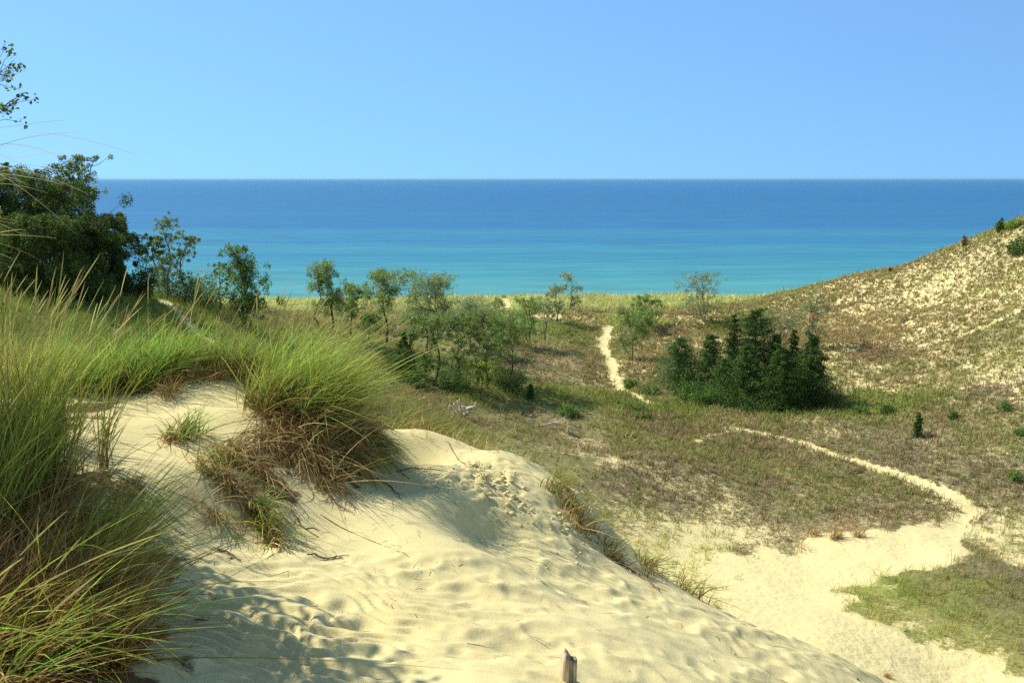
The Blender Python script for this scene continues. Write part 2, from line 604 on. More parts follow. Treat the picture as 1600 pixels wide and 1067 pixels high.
PATHS = [(line([(1140, 668), (1180, 675), (1250, 690), (1330, 718), (1400, 740), (1460, 762), (1500, 783), (1512, 800), (1495, 822), (1470, 840)]), 0.13, 0.50),
         (line([(1085, 689), (1120, 678), (1150, 669)]), 0.08, 0.12),
         (line([(950, 512), (943, 530), (945, 550), (955, 570), (962, 592), (972, 610), (1000, 624), (1030, 633)]), 0.62, 0.16),
         (line([(254, 470), (272, 484), (300, 512), (335, 540)]), 0.22, 0.26),
         (line([(1425, 543), (1500, 525), (1560, 500), (1610, 482)]), 0.07, 0.2),
         (line([(790, 480), (793, 473), (789, 468)]), 0.5, 0.5)]
SAND = np.array([far_hit(*p)[:2] for p in [(1105, 880), (1200, 868), (1290, 842), (1345, 828), (1400, 826), (1470, 830), (1492, 850), (1500, 868), (1440, 893), (1345, 905),
                                           (1312, 925), (1318, 955), (1400, 985), (1500, 1012), (1600, 1045), (1700, 1075)]]
                + [np.array([16, 17.0]), np.array([10, 12.0]), np.array([6, 9]), np.array([4, 8.0]), np.array([5.6, 14.0])])


def seg_dist(x, y, pts, w0, w1):
    best = np.full(x.shape, 1e9)
    nseg = len(pts) - 1
    for i in range(nseg):
        a, b = pts[i], pts[i + 1]
        ab = b - a
        L = ab @ ab + 1e-9
        t = np.clip(((x - a[0]) * ab[0] + (y - a[1]) * ab[1]) / L, 0, 1)
        d = np.hypot(x - a[0] - t * ab[0], y - a[1] - t * ab[1])
        w = w0 + (w1 - w0) * (i + t) / nseg
        best = np.minimum(best, d / w)
    return best


def in_poly(x, y, poly):
    c = np.zeros(x.shape, bool)
    n = len(poly)
    j = n - 1
    for i in range(n):
        xi, yi = poly[i]
        xj, yj = poly[j]
        m = ((yi > y) != (yj > y)) & (x < (xj - xi) * (y - yi) / (yj - yi + 1e-12) + xi)
        c ^= m
        j = i
    return c


def poly_edge(x, y, poly):
    d = seg_dist(x, y, np.vstack([poly, poly[:1]]), 1.0, 1.0)
    return np.where(in_poly(x, y, poly), d, -d)


# what grows where: (pixel, cover 0..1, colour weights brown / green / yellow)
COVER = []
for q in [(1000, 480, 1, 'y'), (700, 472, 1, 'y'), (500, 475, 1, 'y'), (1140, 472, 1, 'y'), (850, 478, 1, 'y'), (900, 495, .4, 'b'), (1070, 495, .35, 'b'), (1000, 500, .9, 'y'),
          (1120, 510, .9, 'g'), (1050, 530, .4, 'b'), (1000, 530, .55, 'b'), (1020, 520, .8, 'b'), (1130, 540, .35, 'b'), (900, 530, .85, 'o'), (860, 515, .9, 'g'), (900, 565, .85, 'b'),
          (830, 570, .9, 'b'), (930, 585, .8, 'b'), (1010, 570, .6, 'b'), (900, 610, .9, 'g'), (820, 610, 1, 'g'), (700, 600, 1, 'g'), (760, 620, 1, 'g'), (650, 615, 1, 'b'),
          (700, 635, .95, 'b'), (780, 650, .95, 'o'), (680, 660, 1, 'o'), (620, 650, 1, 'o'), (900, 635, 1, 'g'), (1000, 640, 1, 'g'), (1100, 640, 1, 'g'), (1200, 645, 1, 'g'), (1300, 645, 1, 'g'),
          (1400, 630, .95, 'g'), (870, 665, .75, 'b'), (950, 665, .9, 'o'), (1050, 670, .85, 'b'), (1150, 655, .9, 'b'), (1250, 670, .8, 'b'), (1350, 690, .8, 'm'), (1450, 700, .8, 'm'), (1550, 700, .8, 'o'),
          (1500, 660, .8, 'b'), (1590, 660, .8, 'o'), (1590, 740, .8, 'm'), (1560, 790, .8, 'b'), (1450, 730, .85, 'm'), (1200, 700, .9, 'b'), (1100, 710, .9, 'o'), (1000, 700, .95, 'o'),
          (920, 715, .6, 'b'), (950, 735, .5, 'm'), (1020, 740, .7, 'b'), (860, 720, .85, 'o'), (900, 760, .9, 'o'), (960, 760, .9, 'm'), (1050, 770, .75, 'm'), (1150, 740, .8, 'o'), (1250, 740, .8, 'o'),
          (1300, 770, .75, 'o'), (1350, 790, .8, 'm'), (1430, 770, .9, 'o'), (1470, 800, .85, 'b'), (1400, 815, .6, 'b'), (1200, 790, .8, 'm'), (1100, 800, .85, 'm'), (1000, 800, .8, 'o'), (950, 810, .75, 'o'),
          (1050, 840, .68, 'o'), (1000, 840, .66, 'o'), (1150, 840, .62, 'm'), (1230, 830, .66, 'b'), (1320, 825, .7, 'r'), (1080, 880, .5, 'y'), (1000, 880, .75, 'y'), (1100, 920, .55, 'y'), (960, 860, .7, 'o'),
          (1450, 910, 1.1, 'o'), (1550, 880, 1.1, 'm'), (1590, 900, 1.1, 'm'), (1500, 930, 1.1, 'g'), (1400, 930, 1.1, 'g'), (1340, 930, 1.0, 'y'), (1590, 950, 1.1, 'o'), (1520, 970, .9, 'y'), (1590, 1000, .7, 'y'), (1440, 970, .7, 'y'), (1700, 900, 1.1, 'o'), (1700, 960, 1, 'o'),
          (1560, 850, .3, 'b'), (1530, 840, .6, 'o'), (1590, 830, .7, 'o'), (1320, 560, .4, 'b'), (1300, 590, .7, 'o'), (1400, 575, .85, 'o'), (1400, 600, .45, 'b'), (1470, 600, .8, 'o'), (1550, 580, .5, 'm'), (1590, 600, .72, 'm'), (1590, 560, .72, 'o'),
          (1450, 560, .9, 'r'), (1350, 545, .9, 'r'), (1300, 530, .9, 'r'), (1500, 545, .95, 'o'), (1590, 520, .9, 'o'), (1400, 510, .7, 'r'), (1300, 500, .65, 'r'), (1250, 480, .55, 'b'), (1350, 470, .6, 'b'), (1450, 450, .6, 'b'), (1500, 490, .6, 'b'),
          (1450, 490, .52, 'b'), (1550, 460, .5, 'o'), (1590, 440, .8, 'o'), (1590, 400, .78, 'o'), (1540, 410, .74, 'b'), (1560, 370, .8, 'o'), (1480, 420, .70, 'b'), (1550, 440, .74, 'b'), (1590, 470, .7, 'b'), (1220, 470, .5, 'o'),
          (50, 450, 1, 'g'), (150, 460, 1, 'g'), (250, 460, 1, 'g'), (300, 480, .95, 'g'), (400, 490, .9, 'o'), (100, 490, 1, 'g'), (200, 500, 1, 'g'), (20, 480, 1, 'g'), (400, 520, .9, 'o'), (520, 540, .95, 'o'), (600, 540, .9, 'o'), (700, 540, .8, 'o'), (600, 520, .8, 'b'), (560, 600, .95, 'o')]:
    p = far_hit(q[0], q[1])
    COVER.append((p[0], p[1], q[2], q[3]))
TONES = {'b': (0.245, 0.205, 0.108), 'g': (0.188, 0.215, 0.060), 'y': (0.36, 0.36, 0.125), 'o': (0.243, 0.232, 0.096), 'm': (0.236, 0.198, 0.122), 'r': (0.285, 0.218, 0.118)}
_CX = np.array([c[0] for c in COVER])
_CY = np.array([c[1] for c in COVER])
_CD = np.array([c[2] for c in COVER])
_CC = np.array([TONES[c[3]] for c in COVER])


def cover(x, y):
    """plant cover and its own colour at points of the land"""
    x = np.asarray(x, float)
    y = np.asarray(y, float)
    den = np.empty(len(x))
    col = np.empty((len(x), 3))
    for i in range(0, len(x), 30000):
        a, b = x[i:i + 30000], y[i:i + 30000]
        jx = a + (fbm(a / 2.5, b / 2.5, 21, 3) - .5) * 5
        jy = b + (fbm(a / 2.5, b / 2.5, 31, 3) - .5) * 7
        w = 1.0 / (((jx[:, None] - _CX) ** 2 + ((jy[:, None] - _CY) * 0.7) ** 2) + 1.2) ** 2
        w /= w.sum(1, keepdims=True)
        den[i:i + 30000] = w @ _CD
        col[i:i + 30000] = w @ _CC
    den += (fbm(x / 3.0, y / 3.0, 41, 4) - .5) * np.where((x > 14) & (y > 52), 0.3, 0.42)
    tone = (fbm(x / 4.5, y / 4.5, 51, 3) - .5)[:, None]
    col = col * (1 + tone * np.array([0.32, 0.42, 0.32]))
    wob = (fbm(x / 0.9, y / 0.9, 61, 3) - .5)
    pd = np.full(len(x), 1e9)
    for pts, w0, w1 in PATHS:
        pd = np.minimum(pd, seg_dist(x, y, pts, w0, w1))
    den *= smooth(0.75, 1.35, pd + wob * 1.0)
    e = poly_edge(x, y, SAND)
    den *= 1 - smooth(-0.5, 0.4, e + wob * 2.2)
    den *= 1 - smooth(136, 142, y)
    # the sand dune under the camera is bare
    den *= np.where(x < -1.2 - 0.35 * np.maximum(y - 8, 0), smooth(7.5, 12, np.hypot(x, y)), smooth(8.0, 12.5, y + 0.35 * x - 0.6))
    return np.clip(den, 0, 1), np.clip(col, 0.01, 1), pd, e


# far land
NX0, NX1, NY0, NY1 = -5.6, 5.4, 1.8, 10.2          # the near patch with footprints and ripples
gx = np.concatenate([np.arange(-100, -45, 1.0), np.arange(-45, 60, 0.3), np.arange(60, 112, 1.0)])
gy = np.concatenate([np.arange(-12, 2, 0.5), np.arange(2, 100, 0.3), np.arange(100, 176, 0.6)])
GX, GY = np.meshgrid(gx, gy)
fx, fy = GX.ravel(), GY.ravel()
fz = h(fx, fy)
ins = np.minimum(np.minimum(fx - NX0, NX1 - fx), np.minimum(fy - NY0, NY1 - fy))
fz = fz - 0.6 * smooth(0.05, 0.7, ins)
fden, fcol, fpd, fedge = cover(fx, fy)
fz = fz - 0.05 * (1 - smooth(0.6, 1.4, fpd))
nxg, nyg = len(gx), len(gy)
idx = np.arange(nxg * nyg).reshape(nyg, nxg)
quads = np.stack([idx[:-1, :-1], idx[:-1, 1:], idx[1:, 1:], idx[1:, :-1]], -1).reshape(-1, 4)
qpath = ((fpd[quads].mean(1) < 1.0) | (fedge[quads].mean(1) > 0.0)) & (fy[quads].mean(1) > 13)


def sub_mesh(name, sel, mat):
    used = np.unique(sel)
    remap = np.zeros(nxg * nyg, np.int32)
    remap[used] = np.arange(len(used))
    o = mesh_obj(name, np.stack([fx, fy, fz], 1)[used], remap[sel], mat, col=fcol[used], floats={"veg": (fden * np.where((fx > 12) & (fz > 8.3), 0.70, 0.84))[used]}, smooth_shade=True)
    o["kind"] = "structure"
    return o


sub_mesh("terrain", quads[~qpath], M_GROUND)
sub_mesh("path", quads[qpath], M_PATH)

# lake
wy = np.concatenate([[138.0], np.geomspace(150, 60000, 60)])
wx = np.concatenate([-np.geomspace(60000, 60, 30), np.linspace(-50, 50, 5), np.geomspace(60, 60000, 30)])
WX, WY = np.meshgrid(wx, wy)
wi = np.arange(WX.size).reshape(WX.shape)
wq = np.stack([wi[:-1, :-1], wi[:-1, 1:], wi[1:, 1:], wi[1:, :-1]], -1).reshape(-1, 4)
water = mesh_obj("water", np.stack([WX.ravel(), WY.ravel(), np.zeros(WX.size)], 1), wq, M_WATER)
water["kind"] = "structure"

# near dune: the same land with footprints, ripples and crumbling edges
RNG = np.random.default_rng(7)
sx = np.arange(NX0, NX1 + 1e-6, 0.017)
sy = np.arange(NY0, NY1 + 1e-6, 0.017)
SX, SY = np.meshgrid(sx, sy)
SZ = h(SX.ravel(), SY.ravel()).reshape(SX.shape)
rim = np.minimum(np.minimum(SX - NX0, NX1 - SX), np.minimum(SY - NY0, NY1 - SY))
rimw = smooth(0.02, 0.5, rim)
det = (fbm(SX / 0.75, SY / 0.6, 70, 3) - .5) * 0.085 + (fbm(SX / 0.12, SY / 0.12, 75, 3) - .5) * 0.005
PXX, PYY, _ = project(np.stack([SX, SY, SZ], -1))
# footprints
feet = 0.0 * SX
for k in range(120):
    cxp = RNG.uniform(-1.6, 3.8)
    cyp = RNG.uniform(2.3, 6.6)
    if cyp - 0.55 * cxp < 1.2:
        continue
    if cxp < -0.5 and cyp > 4.6:
        continue
    a = RNG.uniform(0.085, 0.17)
    b = a * RNG.uniform(1.2, 2.6)
    th = RNG.normal(0.6, 0.5)
    dep = RNG.uniform(0.006, 0.021)
    i0, i1 = np.searchsorted(sx, [cxp - .5, cxp + .5])
    j0, j1 = np.searchsorted(sy, [cyp - .5, cyp + .5])
    X = SX[j0:j1, i0:i1] - cxp
    Yv = SY[j0:j1, i0:i1] - cyp
    wob = (vnoise(SX[j0:j1, i0:i1] * 9, SY[j0:j1, i0:i1] * 9, 300 + k) - .5) * 0.9
    u = (X * cos(th) + Yv * sin(th)) / b
    v = (-X * sin(th) + Yv * cos(th)) / a
    r = np.sqrt(u * u + v * v) * (1 + wob)
    feet[j0:j1, i0:i1] += dep * (-np.exp(-r ** 2.6 * 0.8) + 0.5 * np.exp(-((r - 1.6) / 0.36) ** 2))
det += np.clip(feet, -0.08, 0.06)
# wind ripples left of the middle
rw = np.exp(-(((PXX - 470) / 240) ** 2 + ((PYY - 985) / 85) ** 2) ** 1.5)
ph = (SY * 1.0 + SX * 0.42) / 0.112 + (fbm(SX / 0.45, SY / 0.7, 90, 3) - .5) * 5.0
rp = np.sin(2 * pi * ph)
det += rw * (0.017 * (rp + 0.3 * np.sin(4 * pi * ph + 0.8)))
det -= np.clip(feet, -0.08, 0.06) * rw * 0.7
# streaks where sand runs down the slope right of the hummock
stw = np.exp(-(((PXX - 830) / 110) ** 2 + ((PYY - 850) / 45) ** 2))
det += stw * 0.01 * (vnoise((SX * 0.75 + SY * 0.95) * 22, (SX - SY) * 1.2, 95) - .5)
# crumbled cap below the crest
cr = np.exp(-(((PXX - 760) / 60) ** 2 + ((PYY - 760) / 45) ** 2)) + np.exp(-(((PXX - 890) / 35) ** 2 + ((PYY - 800) / 50) ** 2))
det += cr * (np.abs(fbm(SX / 0.11, SY / 0.11, 97, 3) - .5)) * 0.16
SZ = SZ + det * rimw - 0.25 * (1 - smooth(0.0, 0.03, rim))
NEAR = (sx, sy, SZ)
# dark leaf mould under the grass clumps
MOULD = []


def mould_at(px, py, r):
    MOULD.append((*hit(px, py)[:2], r))


for q in [(470, 690, .32), (420, 720, .28), (530, 690, .3), (370, 760, .16), (440, 770, .2), (520, 735, .2), (585, 690, .2),
          (60, 900, .6), (150, 900, .45), (60, 780, .6), (120, 760, .45), (60, 1020, .6), (200, 980, .28), (160, 1040, .35), (190, 870, .3), (50, 650, .6), (150, 640, .3),
          (470, 640, .35), (540, 650, .3), (895, 775, .12), (905, 800, .1), (820, 715, .1)]:
    mould_at(*q)
nv = 0 * SX
for mx_, my_, mr_ in MOULD:
    nv = np.maximum(nv, 1.15 - np.hypot(SX - mx_, SY - my_) / mr_ + (fbm(SX * 9, SY * 9, 111, 3) - .5) * 1.6)
nv = np.clip(nv, 0, 1) * 0.85
ii = np.arange(SX.size).reshape(SX.shape)
nq = np.stack([ii[:-1, :-1], ii[:-1, 1:], ii[1:, 1:], ii[1:, :-1]], -1).reshape(-1, 4)
dune = mesh_obj("sand_dune", np.stack([SX.ravel(), SY.ravel(), SZ.ravel()], 1), nq, M_GROUND,
                col=np.tile(np.array([0.20, 0.135, 0.068]), (SX.size, 1)), floats={"veg": nv.ravel()}, smooth_shade=True)
dune["kind"] = "structure"


def top(x, y):
    """height of what one would step on, near patch included"""
    x = np.atleast_1d(np.asarray(x, float))
    y = np.atleast_1d(np.asarray(y, float))
    z = h(x, y)
    m = (x > NX0 + .1) & (x < NX1 - .1) & (y > NY0 + .1) & (y < NY1 - .1)
    i = np.clip(((x - NX0) / 0.017).astype(int), 0, len(sx) - 1)
    j = np.clip(((y - NY0) / 0.017).astype(int), 0, len(sy) - 1)
    return np.where(m, SZ[j, i], z)


#@@VEG
# ------------------------------------------------------------------ grass: ribbons grown in numpy
def unit(v):
    return v / (np.linalg.norm(v, axis=-1, keepdims=True) + 1e-9)


def ribbons(base, d, L, w, bend, seg=5, c0=None, c1=None, taper=1.6, rng=None, spindle=None):
    """curved blades: base N x 3, d direction N x 3, length L, width w, bend N x 3 added as t squared"""
    n = len(base)
    t = np.linspace(0, 1, seg + 1)
    C = base[:, None, :] + L[:, None, None] * (d[:, None, :] * t[None, :, None] + bend[:, None, :] * (t ** 2)[None, :, None])
    T = unit(d[:, None, :] + 2 * bend[:, None, :] * t[None, :, None])
    rnd = unit(rng.normal(size=(n, 3)))
    side = unit(np.cross(T, rnd[:, None, :]))
    if spindle is None:
        prof = 1 - t ** taper * 0.97
        prof = prof * np.minimum(1, 0.55 + t * 2)
    else:
        prof = spindle(t)
    off = side * (w[:, None] * prof[None, :] * 0.5)[:, :, None]
    V = np.stack([C - off, C + off], 2).reshape(n, -1, 3)
    k = (seg + 1) * 2
    q = np.array([[2 * i, 2 * i + 1, 2 * i + 3, 2 * i + 2] for i in range(seg)])
    F = (np.arange(n) * k)[:, None, None] + q[None]
    col = None
    if c0 is not None:
        tt = np.repeat(t, 2)[None, :, None]
        col = (c0[:, None, :] * (1 - tt) + c1[:, None, :] * tt).reshape(-1, 3)
    return V.reshape(-1, 3), F.reshape(-1, 4), col


def pick(rng, n, pal, var=0.2):
    pal = np.array(pal)
    c = pal[rng.integers(0, len(pal), n)]
    return np.clip(c * (1 + rng.normal(0, var, (n, 1))) * (1 + rng.normal(0, 0.05, (n, 3))), 0.005, 1)


KG = 1.95
GREEN = [(0.10, 0.17, 0.035), (0.13, 0.20, 0.045), (0.16, 0.22, 0.06), (0.19, 0.24, 0.08), (0.22, 0.25, 0.08)]
FRESH = [(0.09, 0.20, 0.04), (0.12, 0.24, 0.05), (0.14, 0.26, 0.07), (0.17, 0.27, 0.10)]
OLIVE = [(0.09, 0.105, 0.028), (0.12, 0.135, 0.035), (0.15, 0.155, 0.05), (0.20, 0.18, 0.065), (0.08, 0.12, 0.03)]
YELLOW = [(0.26, 0.27, 0.07), (0.30, 0.28, 0.09), (0.21, 0.25, 0.06), (0.36, 0.30, 0.12)]
DEAD = [(0.47, 0.325, 0.13), (0.37, 0.225, 0.08), (0.62, 0.49, 0.22), (0.25, 0.145, 0.052), (0.18, 0.098, 0.034)]
STRAW = [(0.60, 0.52, 0.25), (0.68, 0.60, 0.31), (0.54, 0.46, 0.20)]
BASEB = [(0.14, 0.10, 0.045), (0.10, 0.07, 0.03), (0.12, 0.12, 0.04)]


def _k(p, k):
    return [tuple(min(.8, q * k) for q in c) for c in p]


GREEN, FRESH, OLIVE, YELLOW = [[(q[0] * 1.06, q[1] * 1.06, q[2] * .55) for q in _k(p, k)] for p, k in ((GREEN, KG), (FRESH, KG), (OLIVE, KG), (YELLOW, 1.4))]


def scatter(rng, spots, n):
    """n ground points round weighted pixel spots (px, py, radius x, radius y in metres, weight)"""
    w = np.array([s[4] for s in spots], float)
    who = rng.choice(len(spots), n, p=w / w.sum())
    c = np.array([hit(s[0], s[1])[:2] if len(s) < 6 else (s[0], s[1]) for s in spots])
    r = np.array([s[2:4] for s in spots])
    g = rng.normal(0, 0.5, (n, 2)).clip(-1.1, 1.1)
    # shoots stand in little bunches
    nb = max(6, n // 22)
    bun = rng.integers(0, nb, n)
    cen = rng.normal(0, 0.5, (nb, 2)).clip(-1.1, 1.1)
    whb = rng.choice(len(spots), nb, p=w / w.sum())
    use = rng.random(n) < 0.75
    g[use] = cen[bun[use]] + rng.normal(0, 0.03, (use.sum(), 2)) / np.maximum(r[whb[bun[use]]], 0.05)
    who[use] = whb[bun[use]]
    p = c[who] + g * r[who]
    return np.column_stack([p, top(p[:, 0], p[:, 1]) - 0.01])


def blade_set(rng, pts, L, lean, spread, bendxy, droop, w=0.005, pal=GREEN, base=BASEB, seg=6, lvar=0.36):
    n = len(pts)
    az = rng.uniform(0, 2 * pi, n)
    el = np.abs(rng.normal(0, spread, n))
    d = np.column_stack([np.sin(el) * np.cos(az) + lean[0], np.sin(el) * np.sin(az) + lean[1], np.cos(el)])
    d = unit(d)
    LL = L * np.clip(rng.normal(1, lvar, n), 0.3, 1.7)
    b = np.column_stack([bendxy[0] + rng.normal(0, 0.2, n) + d[:, 0] * 0.25, bendxy[1] + rng.normal(0, 0.2, n) + d[:, 1] * 0.25, -np.abs(rng.normal(droop, droop * 0.6, n))])
    return ribbons(pts, d, LL, w * rng.uniform(0.6, 1.25, n), b, seg, pick(rng, n, base) * 1.15, pick(rng, n, pal) * 1.28, rng=rng)


def seed_set(rng, pts, L, lean, bendxy, droop, spike=0.2, w=0.0026, sw=0.007):
    """stiff flowering stalks and the pale spike each one ends in: a list of (stalk, spike)"""
    n = len(pts)
    d = unit(np.column_stack([lean[0] + rng.normal(0, 0.12, n), lean[1] + rng.normal(0, 0.12, n), np.ones(n)]))
    LL = L * rng.uniform(0.75, 1.2, n)
    b = np.column_stack([bendxy[0] + rng.normal(0, 0.07, n), bendxy[1] + rng.normal(0, 0.07, n), -np.abs(rng.normal(droop, droop * 0.5, n))])
    tip = pts + LL[:, None] * (d + b)
    td = unit(d + 2 * b)
    sl = spike * rng.uniform(0.7, 1.3, n)
    prof = lambda t: np.sin(np.clip(t * 0.9 + 0.1, 0, 1) * pi) ** 0.7 + 0.05
    c = pick(rng, n, STRAW)
    y = pick(rng, n, YELLOW)
    out = []
    for i in range(n):
        s = slice(i, i + 1)
        st = ribbons(pts[s], d[s], LL[s], np.full(1, w), b[s], 6, y[s], c[s], taper=9, rng=rng)
        sd = merge([ribbons(tip[s] - td[s] * 0.01, td[s], sl[s], np.full(1, sw) * rng.uniform(.7, 1.2, 1), b[s] * 0.25, 5, c[s], c[s] * 1.1, rng=rng, spindle=prof) for _ in range(3)])
        out.append((st, sd))
    return out


def merge(parts):
    V, F, Cc, k = [], [], [], 0
    for v, f, c in parts:
        V.append(v)
        F.append(f + k)
        Cc.append(c)
        k += len(v)
    return np.concatenate(V), np.concatenate(F), np.concatenate(Cc)


def put(name, parent, data, mat=None):
    v, f, c = data if isinstance(data, tuple) else merge(data)
    return mesh_obj(name, v, f, mat or M_BLADE, parent, c, loc=tuple(parent.location))


G_MARRAM = "marram grass clumps on the near dune"


def grass_clump(label, spots, n, L, lean=(0.1, 0), spread=0.3, bend=(0.15, 0), droop=0.2, pal=GREEN, w=0.005, stalks=0, stalkL=None, dead=0, deadL=0.35, spike=0.24, seed=0, base=BASEB, sw=0.0065, extra=None, deadspots=None):
    rng = np.random.default_rng(1000 + seed)
    n = int(n * .62)
    w = w * 1.5
    pal = list(pal) * 2 + YELLOW[:2]
    pts = scatter(rng, spots, n)
    loc = pts.mean(0)
    loc[2] = float(top(loc[0], loc[1])[0])
    t = thing("grass_clump", label, "grass clump", loc, G_MARRAM)
    sets = [blade_set(rng, pts, L, lean, spread, bend, droop, w, pal, base)]
    if extra:
        sets += extra(rng)
    put("blades", t, sets)
    if dead:
        dp = scatter(rng, deadspots or spots, dead)
        put("dead_leaves", t, [blade_set(rng, dp, deadL, (lean[0] * .5, lean[1] * .5), 0.9, bend, 0.45, w * 0.9, DEAD, DEAD)], M_STRAW)
    if stalks:
        sp = scatter(rng, spots, stalks)
        for st, sd in seed_set(rng, sp, stalkL or L * 1.3, lean, bend, 0.06, spike, sw=sw):
            so = put("flower_stalk", t, st)
            so2 = put("seed_head", t, sd, M_STRAW)
            so2.parent = so
    return t


# tall stand on the left edge of the picture
grass_clump("tall dense stand of yellow green grass along the left edge, with straw seed heads",
            [(-50, 850, .3, .3, 2), (10, 770, .26, .4, 2.5), (55, 760, .16, .3, 1.3), (-30, 680, .4, .5, 1.6), (-90, 800, .5, .6, 2), (70, 690, .2, .3, .8)],
            3000, 0.57, (0.05, 0.0), 0.17, (0.10, 0.0), 0.10, OLIVE + GREEN[1:] + YELLOW[:1], 0.0052, stalks=50, stalkL=0.84, dead=1200, deadL=0.4, seed=1, sw=0.0065)
grass_clump("dark wiry tussock leaning right over the bare sand beside the tall left stand",
            [(150, 920, .08, .12, 2), (130, 960, .1, .1, 1), (170, 880, .06, .12, 1.8), (120, 850, .1, .16, 1.4)],
            1150, 0.42, (0.30, 0.0), 0.28, (0.22, -.05), 0.16, OLIVE[:3] + GREEN[:2], 0.0042, stalks=8, stalkL=0.46, dead=900, deadL=0.3, seed=2, base=DEAD[3:] + BASEB)
grass_clump("light green arching blades in the bottom left corner",
            [(-40, 1040, .12, .12, 2), (10, 1090, .12, .08, 1)],
            200, 0.42, (0.35, -0.1), 0.45, (0.35, -0.05), 0.32, GREEN[2:] + FRESH[:2], 0.0055, stalks=6, stalkL=0.42, dead=260, deadL=.3, seed=3)


def dead_heap():
    """last year's leaves standing and matted round the foot of the stand"""
    rng = np.random.default_rng(1404)
    pts = scatter(rng, [(70, 930, .22, .2, 2), (120, 940, .14, .16, 2), (150, 1000, .1, .12, 1.3), (40, 1000, .25, .14, 2), (100, 1040, .2, .1, 1.4), (90, 860, .16, .2, 1.2), (190, 1040, .05, .06, .4)], 3600)
    loc = pts.mean(0)
    t = thing("grass_clump", "dark brown matted heap of dead grass at the foot of the tall left stand", "grass clump", loc, G_MARRAM)
    put("dead_leaves", t, [blade_set(rng, pts, .34, (.08, -.05), .5, (.15, -.05), .28, .0055, DEAD[3:] + DEAD[3:] + DEAD[:2], DEAD[1:2] + DEAD[3:])], M_STRAW)
    gp = scatter(rng, [(70, 930, .22, .2, 2), (120, 940, .14, .16, 2), (40, 1000, .25, .14, 2), (100, 1040, .2, .1, 1)], 300)
    put("blades", t, [blade_set(rng, gp, .46, (.3, -.15), .5, (.35, -.1), .3, .006, OLIVE + GREEN, OLIVE)])
    for st, sd in seed_set(rng, scatter(rng, [(90, 960, .2, .15, 2), (130, 920, .1, .1, 1)], 14), .42, (.35, -.1), (.3, -.1), .2, .16):
        so = put("flower_stalk", t, st)
        put("seed_head", t, sd, M_STRAW).parent = so


dead_heap()
# fresh green clump on the left shoulder
grass_clump("bright green clump on the left shoulder of the hummock, behind its sandy top",
            [(150, 606, .3, .2, 2), (205, 602, .25, .2, 2), (250, 596, .15, .2, 1.2), (100, 612, .35, .2, 1.2)],
            2500, 0.38, (0.12, 0.0), 0.36, (0.18, 0.0), 0.2, FRESH + GREEN[1:3], 0.0052, stalks=18, stalkL=0.54, dead=500, deadL=.25, seed=5)
grass_clump("pale yellowish upright grass at the left edge, behind the tall dark stand",
            [(20, 600, .6, .4, 2), (60, 596, .4, .4, 1.4)],
            900, 0.30, (0.1, 0.0), 0.26, (0.16, 0.0), 0.12, GREEN[2:] + YELLOW, 0.005, stalks=26, stalkL=0.62, dead=500, deadL=.35, seed=6, sw=0.0065)
grass_clump("thin row of grey green grass along the hummock's back rim beside the biggest tuft",
            [(300, 587, .2, .1, 1.6), (350, 585, .25, .1, 1.6), (395, 588, .2, .1, 1.6), (265, 590, .2, .1, 1.2)],
            900, 0.36, (0.10, 0.0), 0.26, (0.16, 0.0), 0.14, GREEN[1:] + FRESH[:2], 0.0045, stalks=18, stalkL=0.52, dead=420, deadL=.25, seed=7)
# the big tuft that crowns the scarp
grass_clump("largest windswept tuft leaning right from the top of the eroded hummock",
            [(425, 640, .18, .22, 2), (470, 640, .2, .22, 2.4), (508, 648, .13, .22, 1.6), (530, 655, .06, .16, .6), (415, 612, .15, .2, 1.4), (460, 612, .2, .2, 1.5)],
            3400, 0.47, (0.20, 0.0), 0.45, (0.26, 0.0), 0.22, GREEN[2:] + YELLOW[:3] + FRESH, 0.005, stalks=22, stalkL=0.6, dead=1500, deadL=0.36, seed=8)


# thatch of dead leaves and roots hanging down the eroded face
def thatch(label, spots, n, L, green, seed, out=(0.25, -0.75)):
    rng = np.random.default_rng(2000 + seed)
    pts = scatter(rng, spots, n)
    pts[:, 2] += rng.uniform(0.0, 0.06, n)
    loc = pts.mean(0)
    t = thing("grass_clump", label, "grass clump", loc, "dead thatch on the eroded face")

    def hang(p, pal, ll, ww):
        m = len(p)
        d = unit(np.column_stack([out[0] + rng.normal(0, .75, m), out[1] + rng.normal(0, .55, m), rng.normal(0.15, .5, m)]))
        b = np.column_stack([rng.normal(0.03, .12, m), rng.normal(-.1, .12, m), -np.abs(rng.normal(0.6, .25, m))])
        return ribbons(p, d, ll * rng.uniform(.4, 1.4, m), ww * rng.uniform(.6, 1.3, m), b, 5, pick(rng, m, DEAD[3:] + DEAD[:1]), pick(rng, m, pal), rng=rng)
    put("dead_leaves", t, [hang(pts, DEAD + STRAW[2:], L * 1.15, 0.005)], M_STRAW)
    stiff = scatter(rng, spots, n // 14)
    put("dry_stems", t, [blade_set(rng, stiff, L * 1.5, (.3, -.5), .7, (.1, -.1), .2, .0045, STRAW + DEAD[:3], DEAD[:3])], M_STRAW)
    if green:
        put("blades", t, [hang(scatter(rng, spots, green), GREEN + FRESH, L * 1.2, 0.005)])
    return t


